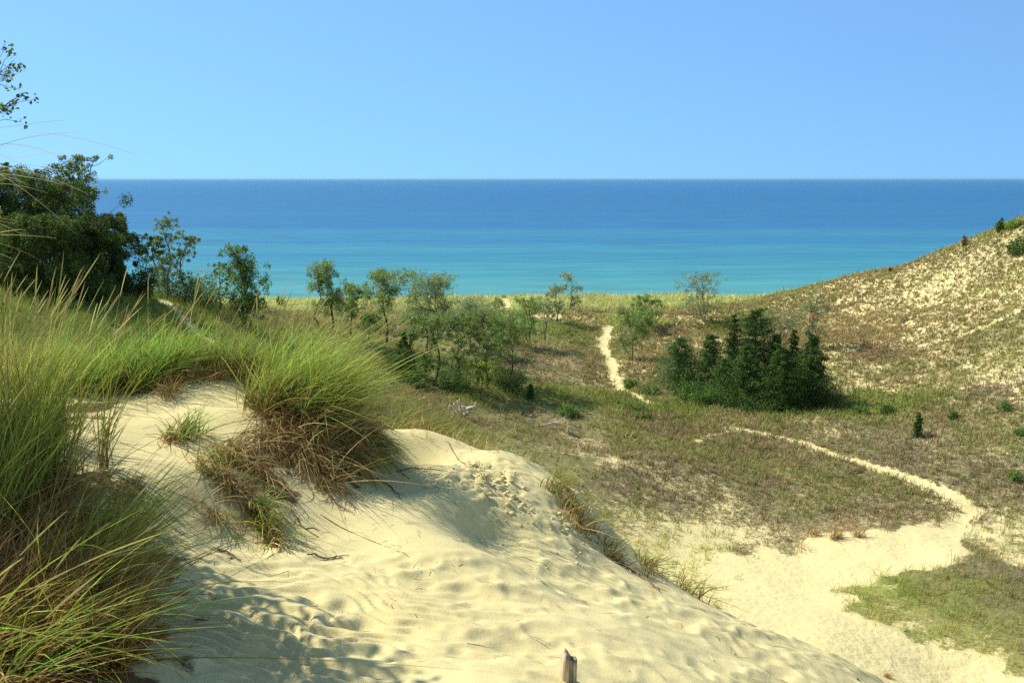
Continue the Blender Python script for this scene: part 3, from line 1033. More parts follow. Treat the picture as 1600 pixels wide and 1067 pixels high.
thatch("brown thatch of dead leaves hanging from the eroded face under the biggest tuft",
       [(470, 675, .18, .12, 2), (510, 680, .15, .12, 2), (440, 690, .15, .12, 2), (480, 720, .15, .1, 1.6), (540, 690, .12, .1, 1.4), (500, 750, .16, .12, .8), (420, 655, .1, .08, .8)], 2300, 0.25, 330, 1)
thatch("straw coloured dead grass spilling down the left end of the eroded face",
       [(370, 715, .12, .12, 2), (360, 760, .1, .1, 2), (400, 740, .12, .1, 1.6), (410, 800, .12, .08, 1), (335, 805, .12, .05, 1)], 1150, 0.2, 260, 2, (0.1, -.8))
thatch("grey green tuft drooping over the right end of the eroded face, beside the sand crest",
       [(560, 680, .1, .12, 2), (580, 690, .07, .1, 1.4), (545, 720, .07, .08, .8)], 900, 0.26, 700, 3, (0.45, -.6))
# small tufts on and around the hummock
grass_clump("small fresh tuft alone on the sandy top, left of the eroded face", [(275, 690, .08, .08, 1), (290, 680, .06, .06, 1)], 200, 0.20, (0.1, 0), 0.6, (0.2, 0), 0.2, FRESH, 0.005, dead=120, deadL=.16, seed=11)
grass_clump("green trailing tuft at the foot of the eroded face, reaching down onto the sand", [(415, 830, .05, .06, 1), (430, 850, .04, .04, 1), (400, 800, .05, .05, 1)], 170, 0.24, (0.25, -.5), 0.5, (0.3, -.3), 0.5, FRESH + GREEN[2:], 0.0055, dead=130, deadL=.2, seed=12)
grass_clump("little olive tuft left of the eroded face, above the corridor of sand", [(330, 745, .06, .06, 1), (345, 725, .05, .05, 1)], 130, 0.22, (-.1, -.1), 0.6, (-.1, 0), 0.3, GREEN, 0.005, dead=130, deadL=.2, seed=13)
grass_clump("sprigs of green in the middle of the hummock's sandy top", [(403, 612, .10, .10, 1)], 90, 0.16, (0, 0), 0.5, (0.1, 0), 0.2, GREEN, 0.0045, dead=160, deadL=.14, seed=14)
grass_clump("flattened reddish brown leaves at the back rim of the sandy top", [(285, 598, .14, .1, 1), (330, 595, .14, .08, 1), (400, 600, .12, .1, 1), (265, 620, .08, .1, .8)], 60, 0.16, (0, 0), 0.6, (0.1, 0), 0.2, GREEN, 0.0045, dead=700, deadL=.2, seed=15)
# along the rim of the bare slope
for k, (px_, py_, n_, L_, lab) in enumerate([
        (880, 770, 110, 0.24, "yellow green tuft on the crumbling sand edge, highest of those down the right rim"),
        (905, 810, 120, 0.26, "tuft with dark dead base beside the sand overhang on the right rim"),
        (960, 865, 90, 0.20, "small tuft below the sand overhang, partway down the right rim"),
        (1015, 890, 90, 0.24, "upright light green tuft on the right rim, midway down the slope"),
        (1080, 925, 130, 0.26, "bright green tuft on the right rim where it nears the sandy hollow"),
        (1120, 945, 100, 0.22, "loose yellow green tuft at the lower end of the right rim, above the sandy hollow")]):
    grass_clump(lab, [(px_, py_ + 4, .10, .2, 1), (px_ - 5, py_ - 3, .08, .16, 1)], int(n_ * 1.2), L_ * .75, (0.15, 0.0), 0.5, (0.25, 0), 0.3, YELLOW + GREEN[3:], 0.0055, dead=50 if k != 1 else 120, deadL=.2, seed=20 + k)
for k, (px_, py_) in enumerate([(612, 676), (640, 677), (668, 682), (692, 688), (716, 694), (738, 700), (760, 704), (782, 707), (803, 710), (822, 722)]):
    b0 = hit(px_, py_)
    b0[2] = float(top(b0[0], b0[1])[0]) - .01
    rng = np.random.default_rng(820 + k)
    t = thing("dry_sprout", "thin dry sprout sticking up from the crest of the bare sand", "grass clump", b0, "dry sprouts along the sand crest")
    m = int(rng.integers(5, 12))
    pts = b0 + np.column_stack([rng.normal(0, .014, m), rng.normal(0, .014, m), np.zeros(m)])
    put("blades", t, [blade_set(rng, pts, rng.uniform(.14, .27), (.06, 0), .4, (.12, 0), .28, .0048, YELLOW[:2] + STRAW, STRAW)], M_STRAW)
grass_clump("dark shrubby grass hanging behind the big tuft, left of the sand crest", [(-0.75, 7.9, .22, .2, 1, 1), (-0.5, 8.0, .2, .2, 1, 1), (-1.0, 7.9, .2, .2, 1, 1)], 900, 0.28, (0.25, 0), 0.6, (0.3, 0), 0.3, OLIVE + GREEN[:2], 0.005, dead=500, deadL=.25, seed=31)
for k, (px_, py_, lab) in enumerate([(775, 700, "single long bent grass stem rising from the sand crest toward the driftwood"), (1015, 860, "long leaning stem crossing the meadow from the right rim tuft")]):
    rng = np.random.default_rng(500 + k)
    b0 = hit(px_, py_ + 14)
    b0[2] = float(top(b0[0], b0[1])[0])
    t = thing("tall_grass", lab, "tall grass", b0)
    d = unit(np.array([[0.3, 0.0, 1.0], [0.5, .2, .9], [-.1, .1, 1]]))
    bb, LL3 = np.array([[.5, 0, -.1], [.9, 0, -.2], [.2, 0, -.3]]), np.array([.45, .35, .25])
    for m in range(3):
        put("stalk", t, ribbons(b0[None], d[m:m + 1], LL3[m:m + 1], np.full(1, .0032), bb[m:m + 1], 8, pick(rng, 1, YELLOW), pick(rng, 1, STRAW), taper=6, rng=rng), M_STRAW)


def tubes(paths, ring=7):
    """tapered tubes along polylines: list of (points, radii)"""
    V, F, k = [], [], 0
    for pts, rad in paths:
        pts = np.asarray(pts, float)
        rad = np.asarray(rad, float)
        n = len(pts)
        T = unit(np.gradient(pts, axis=0))
        ref = np.array([0.31, 0.87, 0.2]) if abs(T[0] @ np.array([0, 0, 1.0])) > 0.9 else np.array([0, 0, 1.0])
        u = unit(np.cross(T, ref))
        v = unit(np.cross(T, u))
        a = np.linspace(0, 2 * pi, ring, endpoint=False)
        R = pts[:, None] + rad[:, None, None] * (np.cos(a)[None, :, None] * u[:, None] + np.sin(a)[None, :, None] * v[:, None])
        V.append(R.reshape(-1, 3))
        V.append(pts[[0, -1]])
        i = np.arange(n * ring).reshape(n, ring) + k
        j = np.roll(i, -1, 1)
        F.append(np.stack([i[:-1], j[:-1], j[1:], i[1:]], -1).reshape(-1, 4))
        c0, c1 = k + n * ring, k + n * ring + 1
        F.append(np.stack([j[0], i[0], np.full(ring, c0), np.full(ring, c0)], -1)[:, :4])
        F.append(np.stack([i[-1], j[-1], np.full(ring, c1), np.full(ring, c1)], -1)[:, :4])
        k += n * ring + 2
    quads, tris = [], []
    for f in F:
        deg = f[:, 2] == f[:, 3]
        quads.append(f[~deg])
        tris.append(f[deg][:, :3])
    return np.concatenate(V), [np.concatenate(quads), np.concatenate(tris)]


def wiggle(rng, a, b, n=8, amp=0.08):
    a, b = np.asarray(a, float), np.asarray(b, float)
    t = np.linspace(0, 1, n)[:, None]
    L = np.linalg.norm(b - a)
    w = np.cumsum(rng.normal(0, amp * L / np.sqrt(n), (n, 3)), 0)
    w = w - t * w[-1] - (1 - t) * w[0]
    return a + (b - a) * t + w


# drooping seed plumes that reach in at the left, close to the camera
def plume(label, node, base, ns, ln, rise, seed):
    rng = np.random.default_rng(seed)
    t = thing("reed_plume", label, "reed plume", base, "reed plumes at the left edge")
    st = (wiggle(rng, base - [0, 0, .05], node, 9, .03), np.linspace(.004, .0018, 9))
    V, F = tubes([st], 5)
    mesh_obj("stalk", V, F, M_STRAW, t, col=np.tile(STRAW[2], (len(V), 1)), loc=tuple(t.location))
    p = node + np.column_stack([rng.uniform(-.12, .04, ns), rng.normal(0, .03, ns), rng.uniform(-.10, .02, ns)])
    d = unit(np.column_stack([np.ones(ns), rng.normal(0, .2, ns), rng.normal(rise, .16, ns)]))
    b = np.column_stack([rng.normal(.12, .05, ns), rng.normal(0, .06, ns), -np.abs(rng.normal(.26, .1, ns))])
    prof = lambda t: 0.35 + 0.65 * np.sin(np.clip(t * 1.05, 0, 1) * pi) ** .6
    put("plume", t, [ribbons(p, d, ln * rng.uniform(.55, 1.1, ns), rng.uniform(.0012, .0023, ns), b, 9, pick(rng, ns, YELLOW[:2] + STRAW), pick(rng, ns, STRAW), rng=rng, spindle=prof)], M_STRAW)


for k, (tx, ty, ns, ln, rise, lab) in enumerate([(-45, 212, 14, .36, .26, "topmost feathery straw plume against the sky at the left edge"), (-50, 262, 8, .26, .2, "feathery straw plume just above the dark trees, second from the top"),
                                                 (-60, 302, 6, .22, .12, "feathery straw plume crossing the top of the dark trees"), (-50, 330, 6, .22, .06, "lowest feathery straw plume, drooping in front of the dark trees")]):
    b0 = np.array([-1.72 - .06 * k, 2.62, 0.0])
    b0[2] = hz(b0[0], b0[1]) - 0.01
    plume(lab, pix(tx, ty, 2.6), b0, ns, ln, rise, 700 + k)

# ------------------------------------------------------------------ wood: stake, roots, driftwood
def stake():
    b = hit(884, 1063)
    zt = pix(884, 1014, b[1])[2]
    z0 = float(top(b[0], b[1])[0]) - 0.25
    H = zt - z0
    rng = np.random.default_rng(5)
    a = np.linspace(0, 2 * pi, 14, endpoint=False)
    prof = 0.029 * (1 + 0.16 * np.sin(3 * a + 1) + 0.10 * np.sin(7 * a) + rng.normal(0, .05, 14))
    V = []
    lv = [0, .3, .55, .72, .82, .9]
    for t in lv:
        s = 1.05 - 0.10 * t
        V.append(np.column_stack([prof * np.cos(a) * s * 1.05 + 0.012 * t, prof * np.sin(a) * s, np.full(14, t * H) + rng.normal(0, .002, 14)]))
    # slanted, splintered top: highest on the left
    topz = H * 0.985 - 0.034 * np.clip((np.cos(a) + 0.6), 0, 2) + rng.normal(0, .003, 14)
    V.append(np.column_stack([prof * np.cos(a) * .9 + 0.012, prof * np.sin(a) * .9, topz]))
    V.append(np.column_stack([prof * np.cos(a) * .45 + 0.008, prof * np.sin(a) * .45, topz + np.where(np.cos(a) < -.2, 0.006, -0.004)]))
    V = np.concatenate(V)
    n = len(lv) + 2
    i = np.arange(n * 14).reshape(n, 14)
    j = np.roll(i, -1, 1)
    F = np.stack([i[:-1], j[:-1], j[1:], i[1:]], -1).reshape(-1, 4)
    V = np.vstack([V, [[0.006, 0, H * .965]]])
    tr = np.stack([i[-1], j[-1], np.full(14, len(V) - 1)], -1)
    o = mesh_obj("wooden_stake", V, [F, tr], M_STAKE)
    o.location = (b[0], b[1], z0)
    tag(o, "weathered wooden stake with a slanted splintered top, upright in the sand at the bottom edge", "stake")


stake()


def on_sand(pix_pts, lift=0.004):
    P = np.array([hit(*p) for p in pix_pts])
    P[:, 2] = top(P[:, 0], P[:, 1]) + lift
    return P


def resample(P, n=14):
    d = np.concatenate([[0], np.cumsum(np.linalg.norm(np.diff(P, axis=0), axis=1))])
    t = np.linspace(0, d[-1], n)
    return np.column_stack([np.interp(t, d, P[:, k]) for k in range(3)])


for k, (pp, r, lab) in enumerate([
        ([(620, 742), (640, 736), (665, 736), (700, 738)], .004, "reddish root lying across the sunlit sand below the crest"),
        ([(560, 745), (590, 755), (612, 765), (628, 782)], .006, "dark root creeping out of the right end of the eroded face into the shade"),
        ([(500, 805), (540, 825), (590, 845), (640, 870)], .0028, "long thin root running from the foot of the eroded face over the lit sand"),
        ([(505, 765), (525, 785), (552, 800)], .005, "reddish root sticking out below the middle of the thatch"),
        ([(455, 800), (470, 822), (498, 838)], .005, "bent brown root on the shaded sand below the hanging green tuft"),
        ([(585, 712), (612, 728), (640, 752)], .006, "dark forked root at the right end of the thatch, under the crest"),
        ([(480, 872), (510, 873), (545, 868)], .005, "short straight twig on the sand in the shadow of the hanging grass"),
        ([(340, 858), (358, 868), (376, 878)], .007, "brown broken stick on the sand below the left end of the eroded face"),
        ([(700, 690), (735, 730), (760, 760), (800, 790)], .004, "fine root tracing down the bare slope from the crest"),
        ([(955, 865), (980, 885), (1005, 905), (1030, 925)], .012, "dark exposed root along the right rim below the overhang"),
        ([(1340, 1060), (1365, 1052), (1395, 1038)], .007, "dry stick pointing up right at the bottom edge beside the brown tuft"),
        ([(905, 770), (893, 800), (890, 830)], .005, "curling root hanging over the crumbling overhang on the right rim")]):
    P = resample(on_sand(pp, r * .5))
    rng = np.random.default_rng(60 + k)
    P[:, 2] = top(P[:, 0], P[:, 1]) + r * .5 + np.abs(rng.normal(0, r * .5, len(P)))
    br = [(P, np.linspace(r, r * .35, len(P)))]
    for m in (4, 8):
        q = P[m] + np.cumsum(rng.normal(0, .012, (6, 3)), 0) + (P[-1] - P[0]) * np.linspace(0, .22, 6)[:, None]
        q[:, 2] = top(q[:, 0], q[:, 1]) + r * .4
        q[0] = P[m]
        br.append((q, np.linspace(r * .5, r * .15, 6)))
    V, F = tubes(br, 6)
    o = mesh_obj("dry_root", V, F, M_ROOT, loc=P[0], smooth_shade=True)
    tag(o, lab, "root", "roots and sticks on the bare sand")

b0 = hit(1385, 1058)
b0[2] = float(top(b0[0], b0[1])[0])
rng = np.random.default_rng(77)
t = thing("grass_clump", "dead grey brown tuft at the bottom edge where the bare slope meets the sandy hollow", "grass clump", b0, G_MARRAM)
dp = np.tile(b0, (420, 1)) + np.column_stack([rng.normal(0, .035, 420), rng.normal(0, .05, 420), np.zeros(420)])
put("dead_leaves", t, [blade_set(rng, dp, 0.17, (.3, 0), .8, (.3, 0), .45, .004, DEAD, DEAD)], M_STRAW)

# litter: dry needles, broken stems and crumbs of sand, too many to count
rng = np.random.default_rng(9)
lx = rng.uniform(-2.4, 3.2, 2600)
ly = rng.uniform(2.6, 8.0, 2600)
kd = np.zeros(2600)
for (px_, py_, r_) in [(330, 620, .9), (420, 760, .7), (560, 780, .8), (700, 760, .7), (830, 780, .7), (640, 870, .8), (980, 900, .6), (380, 860, .5)]:
    c = hit(px_, py_)
    kd = np.maximum(kd, np.exp(-((lx - c[0]) ** 2 + (ly - c[1]) ** 2) / r_ ** 2 * 1.5))
keep = rng.random(2600) < 0.15 + 0.6 * kd
lx, ly = lx[keep], ly[keep]
n = len(lx)
az = rng.uniform(0, 2 * pi, n)
P0 = np.column_stack([lx, ly, top(lx, ly) + .003])
L = rng.gamma(2.0, .028, n) + .015
P1 = P0 + np.column_stack([np.cos(az) * L, np.sin(az) * L, 0 * L])
P1[:, 2] = top(P1[:, 0], P1[:, 1]) + rng.uniform(.002, .02, n)
d = unit(P1 - P0)
cc = pick(rng, n, DEAD + STRAW[:1])
V, F, C3 = merge([ribbons(P0, d, L, rng.uniform(.002, .0055, n), rng.normal(0, .18, (n, 3)) * [1, 1, .3], 4, cc, cc, rng=rng)])
o = mesh_obj("plant_litter", V, F, M_STRAW, col=C3, loc=(0, 5, 18))
tag(o, "dry stems and root scraps scattered over the bare sand", "plant litter", kind="stuff")

# crumbs of damp sand on the slope below the crest
rng = np.random.default_rng(19)
ico = np.array([(0, 0, 1), (.89, 0, .45), (.28, .85, .45), (-.72, .53, .45), (-.72, -.53, .45), (.28, -.85, .45), (.72, .53, -.45), (-.28, .85, -.45), (-.89, 0, -.45), (-.28, -.85, -.45), (.72, -.53, -.45), (0, 0, -1)])
icf = np.array([(0, 1, 2), (0, 2, 3), (0, 3, 4), (0, 4, 5), (0, 5, 1), (1, 6, 2), (2, 7, 3), (3, 8, 4), (4, 9, 5), (5, 10, 1), (6, 7, 2), (7, 8, 3), (8, 9, 4), (9, 10, 5), (10, 6, 1), (11, 7, 6), (11, 8, 7), (11, 9, 8), (11, 10, 9), (11, 6, 10)])
V, F = [], []
k = 0
for (px_, py_, sx_, sy_, m) in [(765, 750, .13, .2, 90), (800, 790, .14, .12, 50), (700, 770, .1, .1, 16), (890, 830, .08, .1, 40), (840, 850, .2, .15, 16), (735, 730, .08, .1, 24), (680, 760, .08, .06, 14)]:
    c = hit(px_, py_)
    for _ in range(m):
        x, y = c[0] + rng.normal(0, sx_), c[1] + rng.normal(0, sy_)
        s = rng.gamma(2, .0034) + .003
        vv = ico * s * rng.uniform(.6, 1.25, (12, 1)) * np.array([1.2, 1, .8])
        V.append(vv + np.array([x, y, float(top(x, y)[0]) + s * .25]))
        F.append(icf + k)
        k += 12
nV = sum(len(v) for v in V)
o = mesh_obj("sand_crumbs", np.concatenate(V), np.concatenate(F), M_GROUND, col=np.tile([.5, .4, .22], (nV, 1)), floats={"veg": np.zeros(nV)}, loc=(0, 6, 18))
tag(o, "small clods of damp sand strewn on the slope below the crest", "sand clods", kind="stuff")
# ------------------------------------------------------------------ ground cover of the valley and hills: too many tufts to count
def field(name, label, n, xr, yr, size, wid, nbl, seed, keep, tone, hmul=1.0, lean=(0.12, 0)):
    rng = np.random.default_rng(seed)
    # even density in view: draw by pixel row so that far ground is not over filled
    x = rng.uniform(*xr, n)
    y = rng.uniform(*yr, n)
    px_, py_, s = project(np.column_stack([x, y, np.full(n, 7.0)]))
    m = (np.abs(x) < 0.66 * y + 9)
    x, y = x[m], y[m]
    den, col, pd, e = cover(x, y)
    k = rng.random(len(x)) < keep(den, x, y, rng)
    x, y, den, col = x[k], y[k], den[k], col[k]
    z = h(x, y) - 0.02
    N = len(x)
    sz = size * rng.gamma(6, 1 / 6.0, N) * hmul
    tcol = col * rng.uniform(.8, 1.35, (N, 1)) * tone
    hue = rng.random(N)
    tcol = np.where((hue < .28)[:, None], tcol * np.array([1.08, .94, .95]), tcol)
    tcol = np.where((hue > .72)[:, None], tcol * np.array([.85, 1.12, .8]), tcol)
    rep = np.repeat(np.arange(N), nbl)
    M = len(rep)
    base = np.column_stack([x, y, z])[rep] + np.column_stack([rng.normal(0, .22, M) * sz[rep], rng.normal(0, .22, M) * sz[rep], np.zeros(M)])
    az = rng.uniform(0, 2 * pi, M)
    el = np.abs(rng.normal(0, .55, M))
    d = unit(np.column_stack([np.sin(el) * np.cos(az) + lean[0], np.sin(el) * np.sin(az) + lean[1], np.cos(el)]))
    L = sz[rep] * rng.uniform(.5, 1.25, M)
    side = unit(np.cross(d, unit(rng.normal(size=(M, 3))))) * (wid * rng.uniform(.6, 1.3, M) * np.clip(y[rep] / 45, .55, 2.2))[:, None]
    b = base
    tip = b + d * L[:, None] - np.column_stack([0 * L, 0 * L, .12 * L])
    mid = b + d * (L * .55)[:, None]
    V = np.stack([b - side * .35, b + side * .35, mid + side * .5, tip, mid - side * .5], 1).reshape(-1, 3)
    F = (np.arange(M) * 5)[:, None] + np.arange(5)[None]
    c = tcol[rep]
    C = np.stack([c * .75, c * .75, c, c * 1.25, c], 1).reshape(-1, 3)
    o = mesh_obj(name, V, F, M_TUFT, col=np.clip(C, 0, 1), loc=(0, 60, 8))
    tag(o, label, "grass", kind="stuff")
    return N


print("tufts", field("valley_grass", "low brown and green grass covering the valley floor and hummocks", 330000, (-75, 80), (13, 100), 0.27, 0.026, 7, 11,
                     lambda d, x, y, r: np.clip(d * 1.1 - .05, 0, 1) ** 1.4 * np.clip(60.0 / y, .35, 1.0) * .62 * (.6 + .7 * (fbm(x / .7, y / .9, 77, 2) > .5)), np.array([1.5, 1.42, 1.4])))
print("tufts2", field("dune_hill_tufts", "scattered tussocks dotting the pale sandy hillside and slopes", 185000, (5, 75), (36, 115), 0.24, 0.028, 7, 12,
                      lambda d, x, y, r: np.where(d > .08, .62, 0.0) * (.75 + .3 * (fbm(x / .6, y / .8, 78, 2) > .5)), np.array([1.3, 1.28, 1.15])))
print("tufts3", field("ridge_grass", "yellow green grass on the low foredune ridge in front of the lake", 80000, (-70, 75), (92, 138), 0.42, 0.030, 4, 13,
                      lambda d, x, y, r: np.clip(d, 0, 1) * .6, np.array([1.75, 1.75, 2.1])))
print("tufts4", field("slope_grass", "longer green grass on the dune slopes near the sandy hollow and left hillside", 80000, (-42, 24), (11, 50), 0.36, 0.013, 8, 14,
                      lambda d, x, y, r: np.clip(d - .15, 0, 1) * np.where(x < -2 - .05 * y, .55, .35) * np.where((y < 34) & (x > 8), 1.6, np.where(y < 34, 1, np.where(x < -2, .8, .15))), np.array([1.4, 1.5, 1.15]), lean=(.2, 0)))

# ------------------------------------------------------------------ trees and shrubs
KT = 1.9
LG = [(0.088, 0.135, 0.034), (0.11, 0.156, 0.044), (0.138, 0.172, 0.058)]            # greyish cottonwood green
PALE = [(0.15, 0.18, 0.085), (0.18, 0.20, 0.105), (0.125, 0.16, 0.07)]            # pale dusty poplar green
OAK = [(0.036, 0.064, 0.013), (0.046, 0.076, 0.015), (0.066, 0.088, 0.019), (0.030, 0.056, 0.012)]
LIME = [(0.15, 0.20, 0.03), (0.18, 0.21, 0.04), (0.12, 0.18, 0.03)]
MIDG = [(0.06, 0.12, 0.025), (0.08, 0.14, 0.03), (0.10, 0.16, 0.035)]
CEDAR = [(0.030, 0.062, 0.014), (0.040, 0.075, 0.016), (0.058, 0.095, 0.02), (0.024, 0.05, 0.012)]
PINE = [(0.05, 0.10, 0.028), (0.06, 0.115, 0.03), (0.08, 0.125, 0.035)]
RUST = [(0.34, 0.20, 0.10), (0.40, 0.25, 0.13), (0.28, 0.21, 0.09)]


LG, PALE, OAK, LIME, MIDG, CEDAR, PINE = [_k(p, KT) for p in (LG, PALE, OAK, LIME, MIDG, CEDAR, PINE)]


def leaves(rng, cen, rad, n, size, pal, flat=0.0, upw=0.25):
    """leaf quads round many twig ends: cen K x 3, rad K"""
    k = rng.integers(0, len(cen), n)
    g = rng.normal(0, 1, (n, 3))
    g = g / (np.linalg.norm(g, axis=1, keepdims=True) + 1e-6) * (rng.random((n, 1)) ** .45)
    p = cen[k] + g * rad[k][:, None] * np.array([1, 1, 1 - flat])
    nrm = unit(rng.normal(size=(n, 3)) + np.array([-.2, -.1, upw]))
    a = unit(np.cross(nrm, unit(rng.normal(size=(n, 3)))))
    b = np.cross(nrm, a)
    s = (size * rng.uniform(.6, 1.35, n))[:, None]
    V = np.stack([p - a * s * .5, p + b * s * .34 + a * s * .05, p + a * s * .55, p - b * s * .34 + a * s * .05], 1).reshape(-1, 3)
    F = (np.arange(n) * 4)[:, None] + np.arange(4)[None]
    # sprays differ from one another in colour: yellower and darker shoots
    sprc = np.clip(rng.normal(1, .16, (len(cen), 1)) * (1 + rng.normal(0, .06, (len(cen), 3))), .5, 1.6)
    C = np.repeat(pick(rng, n, pal, .14) * sprc[k], 4, 0)
    return V, F, C


def frame_of(px_, py_, ptop, wpx, Y=None):
    """base point on the land, height and crown width in metres of something seen at these pixels"""
    if Y is None:
        b = far_hit(px_, py_)
    else:
        q = pix(px_, py_, Y)
        b = np.array([q[0], Y, hz(q[0], Y)])
    H = pix(px_, ptop, b[1])[2] - b[2]
    s = project(b)[2]
    return b, max(H, .15), wpx / FPX * float(s)


def broadleaf(name, label, cat, px_, py_, ptop, wpx, pal=LG, n=2600, trunk=0.25, lobes=9, lean=0.0, leaf=None, stems=1, Y=None, group=None, seed=0, bark=None, gap=.55, shape=1.0, spread=.5, dens=3.0, fat=1.0, cone=False):
    """a tree: tapered trunk(s), limbs, and a crown of leaf sprays round the limb ends; trunk = bare share of the height"""
    rng = np.random.default_rng(3000 + seed)
    b, H, W = frame_of(px_, py_, ptop, wpx, Y)
    t = thing(name, label, cat, b, group)
    up = np.array([0, 0, 1.0])
    tr, limbs, cen, rad = [], [], [], []
    r0 = 0.016 * H + .012
    for s in range(stems):
        a = rng.uniform(0, 2 * pi) if stems > 1 else 0
        off = (np.array([cos(a) * W * .28, sin(a) * W * .28, 0]) if stems > 1 else np.zeros(3)) + np.array([lean * H, 0, 0])
        topp = b + up * H * (.93 if s == 0 else rng.uniform(.7, .95)) + off
        P = wiggle(rng, b - up * .12 + (off * .12 if stems > 1 else 0), topp, 9, .10)
        tr.append((P, np.linspace(r0 / (stems ** .4), r0 * .14, 9)))
        nl = max(4, lobes // stems)
        for k in range(nl):
            f = trunk + (1 - trunk) * (k + rng.uniform(.1, .9)) / nl
            f = min(f, .97)
            o = P[0] + (P[-1] - P[0]) * 0
            i = f * 8
            i0 = int(i)
            o = P[min(i0, 7)] + (P[min(i0, 7) + 1] - P[min(i0, 7)]) * (i - min(i0, 7))
            env = (1 - ((f - trunk) / (1 - trunk) - .42) ** 2 * 2.2 * shape)          # widest below the middle
            if cone:
                env = 1.08 - f
            R = W * .5 * max(env, .22) * rng.uniform(.55, 1.15)
            az = rng.uniform(0, 2 * pi)
            e = o + np.array([cos(az) * R, sin(az) * R, R * rng.uniform(.25, .9) * spread * 2])
            e[2] = min(e[2], b[2] + H * 1.0)
            lp = wiggle(rng, o, e, 6, .16)
            limbs.append((lp, np.linspace(r0 * .42 * (1 - f * .6), r0 * .08, 6)))
            for q in range(6):
                j = rng.uniform(.4, 1.0)
                s0 = lp[0] + (lp[-1] - lp[0]) * j
                e2 = s0 + rng.normal(0, 1, 3) * np.array([.20, .20, .14]) * W * .9
                e2[2] = min(max(e2[2], b[2] + trunk * H * .8), b[2] + H)
                limbs.append((wiggle(rng, lp[min(5, int(j * 5))], e2, 4, .15), np.linspace(r0 * .16, r0 * .05, 4)))
                cen.append(e2)
                rad.append(W * rng.uniform(.055, .105))
            cen.append(e)
            rad.append(W * rng.uniform(.07, .12))
        cen.append(P[-1])
        rad.append(W * .13)
    cen, rad = np.array(cen), np.array(rad)
    rad = rad * fat
    kill = rng.random(len(cen)) < gap * .4
    if kill.sum() < len(cen) - 4:
        cen, rad = cen[~kill], rad[~kill]
    ls = leaf or max(.085, 2.0 * b[1] / FPX)
    n = int(n * dens)
    for one in tr:
        V, F = tubes([one], 7)
        mesh_obj("trunk", V, F, bark or M_BARK, t, loc=tuple(t.location), smooth_shade=True)
    V, F = tubes(limbs, 5)
    mesh_obj("branches", V, F, bark or M_BARK, t, loc=tuple(t.location), smooth_shade=True)
    v, f, c = leaves(rng, cen, rad, n, ls, pal)
    mesh_obj("crown", v, f, M_LEAF, t, c, loc=tuple(t.location))
    return t


def conifer(name, label, px_, py_, ptop, wpx, pal=CEDAR, n=5200, Y=None, group=None, seed=0, bare=.04, taper=.9, whorls=16, droop=.10, cat="evergreen"):
    """an evergreen: straight trunk, rows of boughs shorter towards the top, sprays of needles along every bough"""
    rng = np.random.default_rng(5000 + seed)
    b, H, W = frame_of(px_, py_, ptop, wpx, Y)
    t = thing(name, label, cat, b, group)
    P = wiggle(rng, b - np.array([0, 0, .1]), b + np.array([0, 0, H * .97]), 8, .02)
    tr = [(P, np.linspace(.016 * H + .015, .008, 8))]
    boughs, cen, rad = [], [], []
    sect = rng.uniform(.7, 1.25, 7)
    for k in range(whorls):
        f = bare + (1 - bare) * (k / whorls) ** .92
        nb = 9 if f < .7 else 6
        for q in range(nb):
            az = 2 * pi * (q + rng.uniform(-.35, .35)) / nb + k * 1.1
            sc = sect[int(az / (2 * pi) * 7) % 7]
            R = W * .58 * ((1 - f) ** taper * .95 + .08) * rng.uniform(.6, 1.15) * sc
            if f < bare + .12:
                R *= .82
            f_ = min(f + rng.uniform(-.5, .5) / whorls, .985)
            o = b + np.array([0, 0, H * max(f_, .02)])
            e = o + np.array([cos(az) * R, sin(az) * R, -droop * R + R * .25 * f + rng.normal(0, .02) * H])
            e[2] = max(e[2], b[2] + .06)
            boughs.append((np.array([o, (o + e) / 2 + [0, 0, .04 * R], e]), np.array([.012 * H * (1 - f) * .4 + .006, .008, .003])))
            m = 3 if R > W * .2 else 2
            for j in range(m):
                u = (j + 1.0) / m * .92 + .06
                cen.append(o + (e - o) * u)
                rad.append(max(R * .29 * (1.2 - u * .35), W * .05))
    cen.append(b + np.array([0, 0, H * .97]))
    rad.append(W * .05)
    cen, rad = np.array(cen), np.array(rad)
    V, F = tubes(tr, 7)
    mesh_obj("trunk", V, F, M_BARK, t, loc=tuple(t.location), smooth_shade=True)
    V, F = tubes(boughs, 4)
    mesh_obj("branches", V, F, M_BARK, t, loc=tuple(t.location))
    v, f, c = leaves(rng, cen, rad * 1.15, int(n * 3.4), max(.08, 1.9 * b[1] / FPX), pal, flat=.3, upw=.5)
    mesh_obj("crown", v, f, M_NEEDLE, t, c, loc=tuple(t.location))
    return t


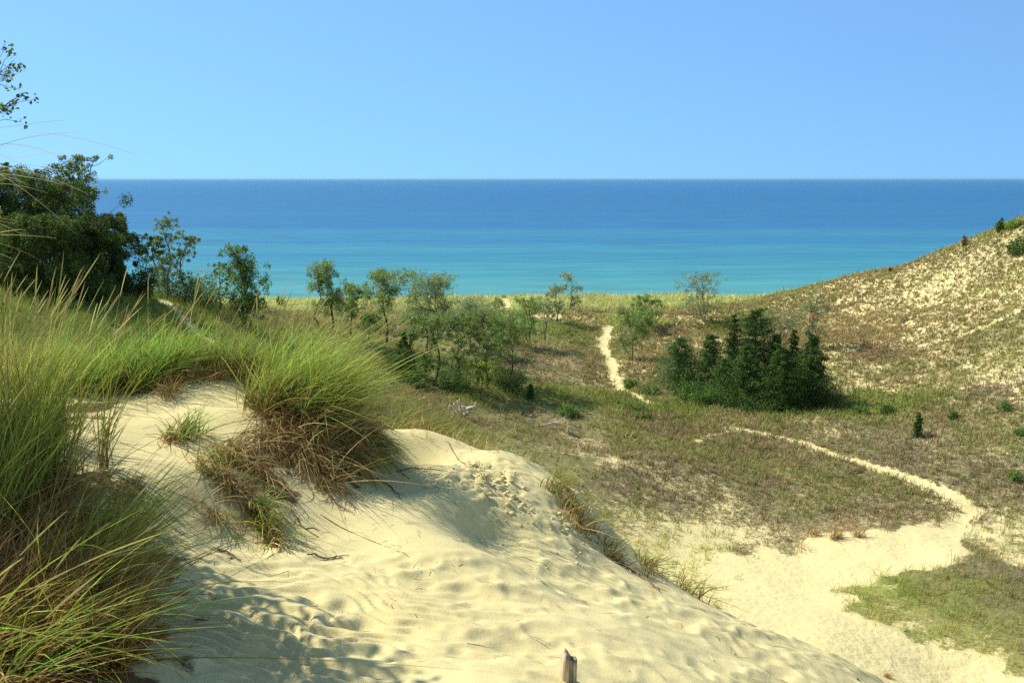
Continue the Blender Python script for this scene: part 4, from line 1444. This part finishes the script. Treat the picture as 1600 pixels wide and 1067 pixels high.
def shrub(name, label, px_, py_, ptop, wpx, pal=MIDG, n=900, Y=None, group=None, seed=0, cat="shrub", mat=None, deep=1.0):
    """a bush: many stems fanning from the ground, leaf sprays along their upper parts"""
    rng = np.random.default_rng(7000 + seed)
    b, H, W = frame_of(px_, py_, ptop, wpx, Y)
    t = thing(name, label, cat, b, group)
    st, cen, rad = [], [], []
    for k in range(max(9, int(14 * W / max(H, .3)))):
        az = rng.uniform(0, 2 * pi)
        rr = W * .5 * rng.random() ** .5
        q = np.array([cos(az) * rr, sin(az) * rr * deep, 0])
        z0 = hz(b[0] + q[0] * .55, b[1] + q[1] * .55) - b[2]
        hh = H * rng.uniform(.55, 1.0) * (1 - .45 * (rr / (W * .5)) ** 2)
        e = b + q + np.array([0, 0, max(hh, .1) + z0 * .5])
        o = b + q * .45 + np.array([0, 0, z0 * .8 - .04])
        st.append((wiggle(rng, o, e, 5, .12), np.linspace(.012 + .006 * H, .004, 5)))
        for u in (.3, .62, .95):
            cen.append(o + (e - o) * u)
            rad.append(min(W, H * 1.4) * rng.uniform(.12, .22))
    V, F = tubes(st, 5)
    mesh_obj("stems", V, F, M_BARK, t, loc=tuple(t.location))
    v, f, c = leaves(rng, np.array(cen), np.array(rad) * 1.15, int(n * 2.2), max(.08, 2.2 * b[1] / FPX), pal)
    v[:, 2] = np.maximum(v[:, 2], b[2] - .05)
    mesh_obj("foliage", v, f, mat or M_LEAF, t, c, loc=tuple(t.location))
    return t


# dark wood on the left hillside
GW = "dark broadleaf trees on the left hillside"
for k, (a, lab) in enumerate([
        ((-30, 440, 272, 150, 40), "big dark tree cut off by the left edge of the picture"),
        ((50, 447, 268, 130, 42), "dark rounded tree just inside the left edge, with a spire behind it"),
        ((100, 452, 292, 130, 40), "broad dark tree in the middle of the left hillside wood"),
        ((150, 454, 340, 110, 42), "dark tree with brownish yellow tips, right half of the left hillside wood"),
        ((185, 455, 372, 70, 44), "lower dark tree that ends the left hillside wood on its right"),
        ((65, 462, 345, 140, 36), "low spreading dark tree at the front of the left hillside wood")]):
    broadleaf("dark_tree", lab, "tree", a[0], a[1], a[2], a[3], OAK if k != 3 else OAK + [(0.11, 0.095, 0.03)], 7000, .08, 26, Y=a[4], group=GW, seed=10 + k, gap=.2, shape=.8, dens=4.0, fat=1.0)
shrub("dark_shrub", "dark bush at the right foot of the left hillside wood", 212, 456, 402, 60, OAK, 2600, Y=44, seed=1)
shrub("dark_shrub", "dark bush under the left edge wood, above the grass slope", 20, 455, 400, 140, OAK, 3600, Y=37, seed=2)
shrub("dark_shrub", "second dark bush under the wood, in the shade right of the first", 120, 462, 410, 120, OAK, 3400, Y=37, seed=3)
conifer("spruce_tree", "pointed green spire poking above the dark wood at the left edge", 27, 440, 250, 55, PINE, 2200, Y=46, seed=1)
broadleaf("cottonwood_tree", "airy tall tree with a split crown rising above the dark wood against the sky", "tree", 122, 450, 246, 66, LG, 2200, .60, 18, lean=.02, Y=46, seed=20, gap=.3, shape=.4, spread=.7)
shrub("green_shrub", "brighter green bush between the spire and the airy tall tree", 85, 440, 300, 60, MIDG, 1500, Y=44, seed=4)
# thin trees right of the wood
broadleaf("poplar_sapling", "slender pale poplar leaning over the lake, tallest of the saplings right of the dark wood", "tree", 262, 462, 333, 44, LG, 900, .2, 16, lean=.03, Y=47, seed=21, bark=M_PALEBARK, gap=.6, dens=2.6, fat=1.05, spread=.8)
broadleaf("dark_tree", "small dark tree left of the slender pale poplar", "tree", 247, 450, 366, 40, OAK[:2] + LG[:1], 1800, .12, 16, Y=49, seed=22, group=GW, dens=3, fat=1.1)
broadleaf("poplar_sapling", "thin poplar right of the slender pale one, leaning right", "tree", 288, 455, 362, 40, LG, 1000, .2, 15, lean=.06, Y=48, seed=23, bark=M_PALEBARK, dens=2.4, fat=1.05, spread=.8)
shrub("green_shrub", "grey green thicket under the saplings on the left hillside", 275, 465, 415, 110, LG + OAK[:1], 2600, Y=48, seed=5)
shrub("green_shrub", "low bush sloping down right of the sapling thicket", 325, 475, 425, 60, LG + MIDG[:1], 1400, Y=50, seed=6)
broadleaf("poplar_sapling", "small thin poplar between the thicket and the leafy cottonwood", "tree", 345, 478, 408, 30, LG, 420, .2, 9, Y=52, seed=24)
broadleaf("cottonwood_tree", "leafy upright cottonwood standing behind the near grass, left of centre", "tree", 378, 505, 388, 78, LG[:2] + MIDG + MIDG, 3200, .02, 34, Y=46, seed=25, gap=.3, fat=1.0, spread=.9, dens=3.2, cone=True)
shrub("green_shrub", "tiny lone bush on the foredune right of the leafy cottonwood", 437, 480, 458, 16, LG, 200, seed=7)
# tree belt in the middle
GM = "grey green trees in the belt left of the sandy path"
for k, (a, kw, lab) in enumerate([
        ((517, 540, 410, 54), dict(n=2000, trunk=.22, lobes=20, Y=56), "fairly dense tree above the big windswept tuft, first of the middle belt from the left"),
        ((550, 545, 448, 46), dict(n=1400, trunk=.3, lobes=14, Y=58), "shorter bushy tree directly right of the first tree of the belt"),
        ((605, 548, 428, 72), dict(n=2200, trunk=.5, lobes=16, Y=60), "tree with a round top tuft and separate side clumps against the lake"),
        ((578, 552, 492, 40), dict(n=700, trunk=.3, lobes=12, Y=58), "low loose tree in front of the tree with separate side clumps"),
        ((668, 575, 430, 78), dict(n=3000, trunk=.42, lobes=24, Y=62, stems=2), "tallest spreading tree of the belt, its crown full against the lake"),
        ((646, 578, 488, 38), dict(n=700, trunk=.5, lobes=9), "thin dark trunked tree left below the tallest spreading tree"),
        ((676, 603, 492, 52), dict(n=1000, trunk=.5, lobes=12), "slim tree with a long bare trunk in front of the tallest spreading one"),
        ((735, 560, 470, 66), dict(n=1500, trunk=.3, lobes=18, Y=66), "pale dusty tree behind the broad grove, below the beach"),
        ((712, 602, 490, 60), dict(n=1400, trunk=.4, lobes=15), "leaning multi limbed tree at the left of the broad grove"),
        ((757, 605, 484, 82), dict(n=2800, trunk=.32, lobes=24), "broad tree in the centre of the grove with dark trunk showing below"),
        ((798, 598, 500, 74), dict(n=2300, trunk=.26, lobes=20), "rounded tree at the right end of the broad grove"),
        ((780, 520, 463, 26), dict(n=420, trunk=.2, lobes=8), "small upright crown standing out against the foredune above the grove"),
        ((800, 540, 490, 52), dict(n=900, trunk=.2, lobes=11), "middling tree behind the right end of the grove"),
        ((829, 542, 470, 46), dict(n=850, trunk=.42, lobes=12, stems=3), "tree on several bare stems just right of the grove"),
        ((848, 535, 474, 34), dict(n=350, trunk=.35, lobes=8, lean=.12), "thin pale tree leaning right beside the many stemmed one"),
        ((871, 505, 450, 32), dict(n=480, trunk=.1, lobes=10), "small pale tree below the slim one near the beach"),
        ((892, 488, 428, 32), dict(n=420, trunk=.12, lobes=11), "slim pale tree rising above the foredune into the lake, right of the belt")]):
    LB, PB = _k(LG, 1.25), _k(PALE, 1.2)
    pal = PB if k in (7, 14, 15, 16, 4) else LB
    broadleaf("poplar_tree", lab, "tree", *a, pal=pal + (LB if k == 4 else []), group=GM, seed=40 + k, dens=3.2 if k in (8, 9, 10) else 4.2, fat=1.05 if k in (8, 9, 10) else 1.42, spread=.7, **kw)
broadleaf("bare_snag", "leafless grey snag beside the first tree of the belt", "tree", 500, 510, 426, 26, LG, 40, .3, 9, Y=56, seed=61, bark=M_PALEBARK)
shrub("dark_shrub", "very dark bush beside the windswept tuft, at the left foot of the belt", 622, 585, 530, 48, OAK[:1] + CEDAR, 1900, seed=8)
conifer("dark_juniper", "dark pointed juniper just above the very dark bush", 632, 575, 520, 34, CEDAR + MIDG[:1], 1500, seed=2)
broadleaf("young_tree", "small dark green tree on a thin trunk by the long bare trunk", "tree", 665, 600, 556, 34, MIDG, 520, .4, 9, seed=62)
broadleaf("young_tree", "bright yellow green young tree on a thin trunk in front of the grove", "tree", 753, 625, 568, 48, LIME, 800, .35, 11, seed=63)
shrub("green_shrub", "green undergrowth along the foot of the grove", 715, 606, 566, 80, MIDG + LG, 1800, seed=9)
shrub("green_shrub", "bright low undergrowth right of the very dark bush", 650, 605, 580, 44, MIDG + LIME[:1], 900, seed=10)
shrub("dark_shrub", "shady undergrowth under the right end of the grove", 790, 606, 575, 70, OAK + LG, 1700, seed=11)
shrub("green_shrub", "grey green bushes on the hummock above the very dark bush", 600, 525, 490, 60, LG, 900, seed=12)
conifer("small_juniper", "tiny dark juniper alone in the green meadow right of the grove", 829, 626, 600, 13, CEDAR, 420, seed=3, taper=.5)
# right of the sandy path
broadleaf("forked_tree", "pale tree forked in a V from the ground against the lake", "tree", 1103, 503, 432, 54, PALE, 800, .15, 16, stems=3, seed=70, bark=M_PALEBARK, gap=.3, shape=.3, dens=4, fat=1.3, spread=.9)
broadleaf("poplar_tree", "pale poplar right of the sandy path, standing in the brown meadow", "tree", 986, 564, 484, 54, _k(LG, 1.25), 1900, .15, 16, seed=71, stems=2, dens=4.5, fat=1.5, spread=.9, bark=M_PALEBARK, group="pale poplars right of the sandy path")
broadleaf("poplar_tree", "slim light poplar behind and right of the one in the brown meadow", "tree", 1018, 512, 464, 34, _k(LG, 1.3), 800, .15, 10, seed=72, stems=2, dens=4.5, fat=1.5, spread=.9, group="pale poplars right of the sandy path")
broadleaf("poplar_tree", "very small light poplar leaning left of the slim light one", "tree", 1000, 522, 480, 34, _k(LG, 1.3), 700, .2, 9, seed=73, stems=2, dens=4.5, fat=1.5, spread=.9, group="pale poplars right of the sandy path")
broadleaf("poplar_tree", "wispy pale poplar behind the left part of the evergreen grove's top", "tree", 1212, 545, 486, 46, PALE, 700, .1, 12, seed=74, stems=2, dens=4.5, fat=1.5, spread=.9, group="pale poplars right of the sandy path")
broadleaf("poplar_tree", "wispy pale poplar standing before the sandy hill, right end of the evergreens", "tree", 1272, 548, 462, 42, PALE, 620, .1, 14, seed=75, stems=2, dens=4.5, fat=1.5, spread=.9, group="pale poplars right of the sandy path")
GE = "evergreens of the dark grove below the sandy hill"
for k, (a, kw, lab) in enumerate([
        ((1060, 606, 528, 78), dict(pal=PINE, n=4200, taper=.75), "rounded lighter evergreen at the left end of the dark grove"),
        ((1108, 600, 522, 56), dict(pal=CEDAR[1:] + PINE, n=3600, taper=.7), "mid green evergreen second from the left in the dark grove"),
        ((1143, 596, 490, 44), dict(pal=CEDAR, n=3000), "narrow pointed evergreen left of the tallest"),
        ((1177, 602, 483, 76), dict(pal=CEDAR[:2] + CEDAR[3:], n=6000, taper=.5), "tallest darkest evergreen with a blunt top"),
        ((1208, 612, 522, 60), dict(pal=CEDAR, n=3600), "evergreen between the tallest and the slim spire"),
        ((1236, 612, 514, 44), dict(pal=CEDAR + PINE[:1], n=2800), "slim spire shaped evergreen at the right of the grove"),
        ((1264, 628, 522, 74), dict(pal=CEDAR, n=5200, taper=.8), "broad dark evergreen at the right end of the grove"),
        ((1165, 630, 538, 84), dict(pal=CEDAR[1:3] + PINE[:1], n=6000, taper=1.0), "low wide evergreen in the front middle of the grove"),
        ((1215, 638, 542, 92), dict(pal=CEDAR[:3], n=6400, taper=1.0), "front evergreen whose boughs reach the grass, centre right"),
        ((1264, 636, 556, 84), dict(pal=CEDAR, n=5600, taper=.95), "dark low evergreen at the front right corner of the grove"),
        ((1132, 622, 560, 60), dict(pal=CEDAR[1:3] + PINE, n=3600, taper=.6), "small evergreen in front between the second and the low wide one")]):
    conifer("evergreen_tree", lab, *a, group=GE, seed=20 + k, **kw)
shrub("green_shrub", "light green broadleaf bush at the left foot of the evergreen grove", 1085, 622, 592, 90, MIDG, 2200, seed=13)
shrub("green_shrub", "light green bush creeping out in front of the evergreen grove", 1128, 630, 596, 84, MIDG + PINE, 2200, seed=14)
shrub("dark_shrub", "dark low bush against the front boughs of the evergreen grove", 1185, 641, 615, 90, CEDAR + MIDG[:1], 2000, seed=15)
# scattered small shrubs
for k, (a, pal, n, lab) in enumerate([
        ((888, 651, 631, 36), MIDG, 800, "rounded green bush alone in the meadow below the sandy path"),
        ((988, 641, 624, 44), LG, 650, "flat grey green bush at the lower end of the sandy path"),
        ((1006, 656, 645, 32), OAK + MIDG, 420, "low dark bush in the grass just below the flat grey green one"),
        ((985, 606, 590, 28), LG[:2] + MIDG, 420, "dark bush right beside the sandy path's lower bend"),
        ((1012, 614, 598, 36), LG, 520, "bush between the sandy path and the left evergreen"),
        ((1345, 646, 630, 24), MIDG, 300, "spindly green bush, left of the two right of the evergreen grove"),
        ((1386, 646, 627, 28), MIDG, 420, "bright green bush right of the evergreen grove, the bigger of two"),
        ((1490, 655, 642, 16), CEDAR + MIDG, 300, "compact dark bush on the valley floor under the sandy hill"),
        ((1570, 641, 627, 28), MIDG, 380, "wide olive bush near the right edge, below the sandy hill"),
        ((1594, 680, 668, 22), MIDG, 260, "dark bush cut by the right edge"),
        ((1584, 748, 736, 28), MIDG + LIME[:1], 360, "small bright bush near the right edge, above the bend of the trail"),
        ((1590, 398, 362, 30), OAK + MIDG, 1000, "olive bush on the flank of the sandy hill at the right edge"),
        ((1582, 357, 342, 30), LIME, 500, "yellow green leafy bush on the hilltop at the right edge"),
        ((1327, 640, 632, 14), MIDG, 120, "tiny sprout between the evergreen grove and the spindly bush")]):
    shrub("meadow_shrub", lab, *a, pal=pal, n=n, group="small bushes dotted over the valley and hill", seed=30 + k)
shrub("dark_shrub", "dark green bush on the skyline of the sandy hill, near its top", 1563, 362, 340, 20, MIDG + CEDAR, 700, seed=50)
shrub("rusty_shrub", "reddish dry upright shrub on the skyline halfway down the sandy hill", 1506, 387, 366, 9, RUST, 240, seed=51)
shrub("dry_stalk", "tiny dark stalk on the skyline of the sandy hill, lower down than the reddish shrub", 1391, 425, 415, 7, RUST + OAK, 60, seed=52, cat="stalk")
conifer("small_juniper", "tiny juniper with a bare middle alone beside the curving trail", 1433, 683, 645, 13, CEDAR + MIDG[:1], 520, seed=4, taper=.5)
for k, (px_, py_, nb, L_, lab) in enumerate([(1268, 838, 60, .42, "red brown tussock at the sand's edge, left of the three"), (1304, 842, 95, .52, "red brown tussock at the sand's edge, tallest of the three"), (1339, 838, 70, .40, "red brown tussock at the sand's edge, right of the three")]):
    rng = np.random.default_rng(440 + k)
    b0 = far_hit(px_, py_)
    t = thing("rusty_tussock", lab, "grass clump", b0, "red brown tussocks at the edge of the sandy hollow")
    pts = b0 + np.column_stack([rng.normal(0, .13, nb), rng.normal(0, .12, nb), np.full(nb, -.02)])
    put("blades", t, [blade_set(rng, pts, L_, (.1, 0), .4, (.1, 0), .15, .028, RUST + YELLOW[:1], RUST, seg=3)], M_TUFT)
# tree whose twigs reach into the top left corner
rng = np.random.default_rng(88)
bx, by = -12.6, 18.0
b0 = np.array([bx, by, hz(bx, by)])
t = thing("cottonwood_tree", "cottonwood whose leafy twigs reach in at the top left corner against the sky", "tree", b0)
P = wiggle(rng, b0 - [0, 0, .15], b0 + [-.3, .4, 7.4], 10, .06)
tr = [(P, np.linspace(.13, .02, 10))]
lim, cen = [], []
for (tx, ty) in [(22, 94), (26, 116), (10, 112), (34, 148), (30, 160), (12, 170), (-2, 168), (2, 100), (-20, 100), (-40, 150), (-4, 135), (-60, 110), (-30, 170)]:
    e = pix(tx, ty, by + rng.uniform(-.5, .5))
    k = int(np.clip((e[2] - b0[2] - 1.0) / 7.4 * 9, 2, 8))
    lp = wiggle(rng, P[k], e, 8, .10)
    lim.append((lp, np.linspace(.028, .004, 8)))
    for u in (4, 5, 6, 7):
        for _ in range(2):
            e2 = lp[u] + rng.normal(0, .12, 3)
            lim.append((wiggle(rng, lp[u - 1], e2, 4, .1), np.linspace(.008, .003, 4)))
            cen.append(e2)
for _ in range(24):
    cen.append(P[rng.integers(3, 10)] + rng.normal(0, .55, 3) + [-.9, 0, .3])
V, F = tubes(tr, 8)
mesh_obj("trunk", V, F, M_BARK, t, loc=tuple(b0), smooth_shade=True)
V, F = tubes(lim, 5)
mesh_obj("branches", V, F, M_BARK, t, loc=tuple(b0))
v, f, c = leaves(rng, np.array(cen), np.full(len(cen), .13), 1500, .082, LG + OAK)
mesh_obj("crown", v, f, M_LEAF, t, c, loc=tuple(b0))

# the bush on the bank left of the camera whose shade lies over the bottom left of the sand
def bank_bush():
    rng = np.random.default_rng(321)
    b = np.array([-3.15, 4.3, hz(-3.15, 4.3)])
    t = thing("bank_bush", "leafy bush on the sand bank beyond the left edge, shading the sand at bottom left", "shrub", b)
    st, cen = [], []
    for k in range(34):
        az, rr = rng.uniform(0, 2 * pi), .75 * rng.random() ** .5
        e = b + np.array([cos(az) * rr, sin(az) * rr * .8, 2.6 * rng.uniform(.5, 1) * (1 - .3 * (rr / .75) ** 2)])
        o = b + np.array([cos(az) * rr * .3, sin(az) * rr * .3, -.05])
        st.append((wiggle(rng, o, e, 6, .08), np.linspace(.018, .004, 6)))
        for u in (.3, .5, .7, .85, 1.0):
            cen.append(o + (e - o) * u)
    V, F = tubes(st, 5)
    mesh_obj("stems", V, F, M_BARK, t, loc=tuple(b))
    v, f, c = leaves(rng, np.array(cen), np.full(len(cen), .26), 15000, .055, LG)
    ok = v[f].mean(1)[:, 0] < -2.5
    v, c = v[f[ok].ravel()], c[f[ok].ravel()]
    f = np.arange(len(v)).reshape(-1, 4)
    mesh_obj("foliage", v, f, M_LEAF, t, c, loc=tuple(b))


bank_bush()

# dead wood on the valley floor
def dead_wood(name, label, at, arms, mat, cat, r=.06, seed=0, lift=.14):
    rng = np.random.default_rng(900 + seed)
    b = far_hit(*at)
    P = []
    for (x0, y0, x1, y1, rr) in arms:
        a = pix(x0, y0, b[1])
        e = pix(x1, y1, b[1] + rng.uniform(-.5, .5))
        a[2] += lift
        e[2] += lift
        P.append((wiggle(rng, a, e, 7, .10), np.linspace(r * rr, r * rr * .45, 7)))
    V, F = tubes(P, 7)
    o = mesh_obj(name, V, F, mat, loc=b, smooth_shade=True)
    return tag(o, label, cat)


dead_wood("driftwood_snag", "bleached fallen tree with upcurved grey limbs on the valley floor", (722, 651),
          [(742, 641, 700, 652, 1.3), (716, 650, 702, 637, 1.0), (720, 651, 709, 634, 1.0), (722, 650, 714, 630, .8), (726, 650, 718, 628, .7), (728, 652, 730, 640, 1.0), (720, 640, 738, 643, .8), (724, 652, 732, 648, 1.2), (742, 641, 743, 633, .9), (714, 651, 735, 652, .8)], M_DRIFT, "driftwood", .095, 1)
dead_wood("tree_stump", "short grey stump standing in the meadow right of the driftwood", (889, 678), [(889, 680, 889, 669, 2.4), (889, 673, 887, 666, 1.3), (891, 677, 894, 680, .9)], M_DRIFT, "stump", .05, 2)
dead_wood("dead_branch", "dry pale branch with upturned twigs on the meadow left of the stump", (866, 668), [(845, 668, 888, 660, .8), (856, 666, 872, 654, .6), (864, 664, 884, 654, .6), (868, 664, 892, 664, .5), (860, 666, 842, 662, .5)], M_DRIFT, "branch", .04, 3)
dead_wood("dead_branch", "small grey twigs on the brown rise left of the driftwood", (662, 628), [(655, 628, 666, 625, .8), (660, 627, 664, 623, .6), (658, 629, 668, 628, .5)], M_DRIFT, "branch", .04, 4)

# the air over the lake: thin haze that only shows over kilometres of water
hm, hn, hout = new_mat("haze_air")
pv = hn.nodes.new("ShaderNodeVolumePrincipled")
pv.inputs['Color'].default_value = (0.45, 0.80, 1.0, 1)
pv.inputs['Density'].default_value = 0.00004
pv.inputs['Anisotropy'].default_value = 0.2
hn.links.new(pv.outputs[0], hout.inputs['Volume'])
bx0, bx1, by0, by1, bz0, bz1 = -61000, 61000, -400, 61000, -4.0, 34.0
hv = np.array([(x, y, z) for z in (bz0, bz1) for y in (by0, by1) for x in (bx0, bx1)], float)
hf = np.array([(0, 2, 3, 1), (4, 5, 7, 6), (0, 1, 5, 4), (2, 6, 7, 3), (0, 4, 6, 2), (1, 3, 7, 5)])
haze = mesh_obj("haze", hv, hf, hm)
haze["label"] = "thin bluish haze over the lake"
haze["category"] = "haze"
haze["kind"] = "stuff"
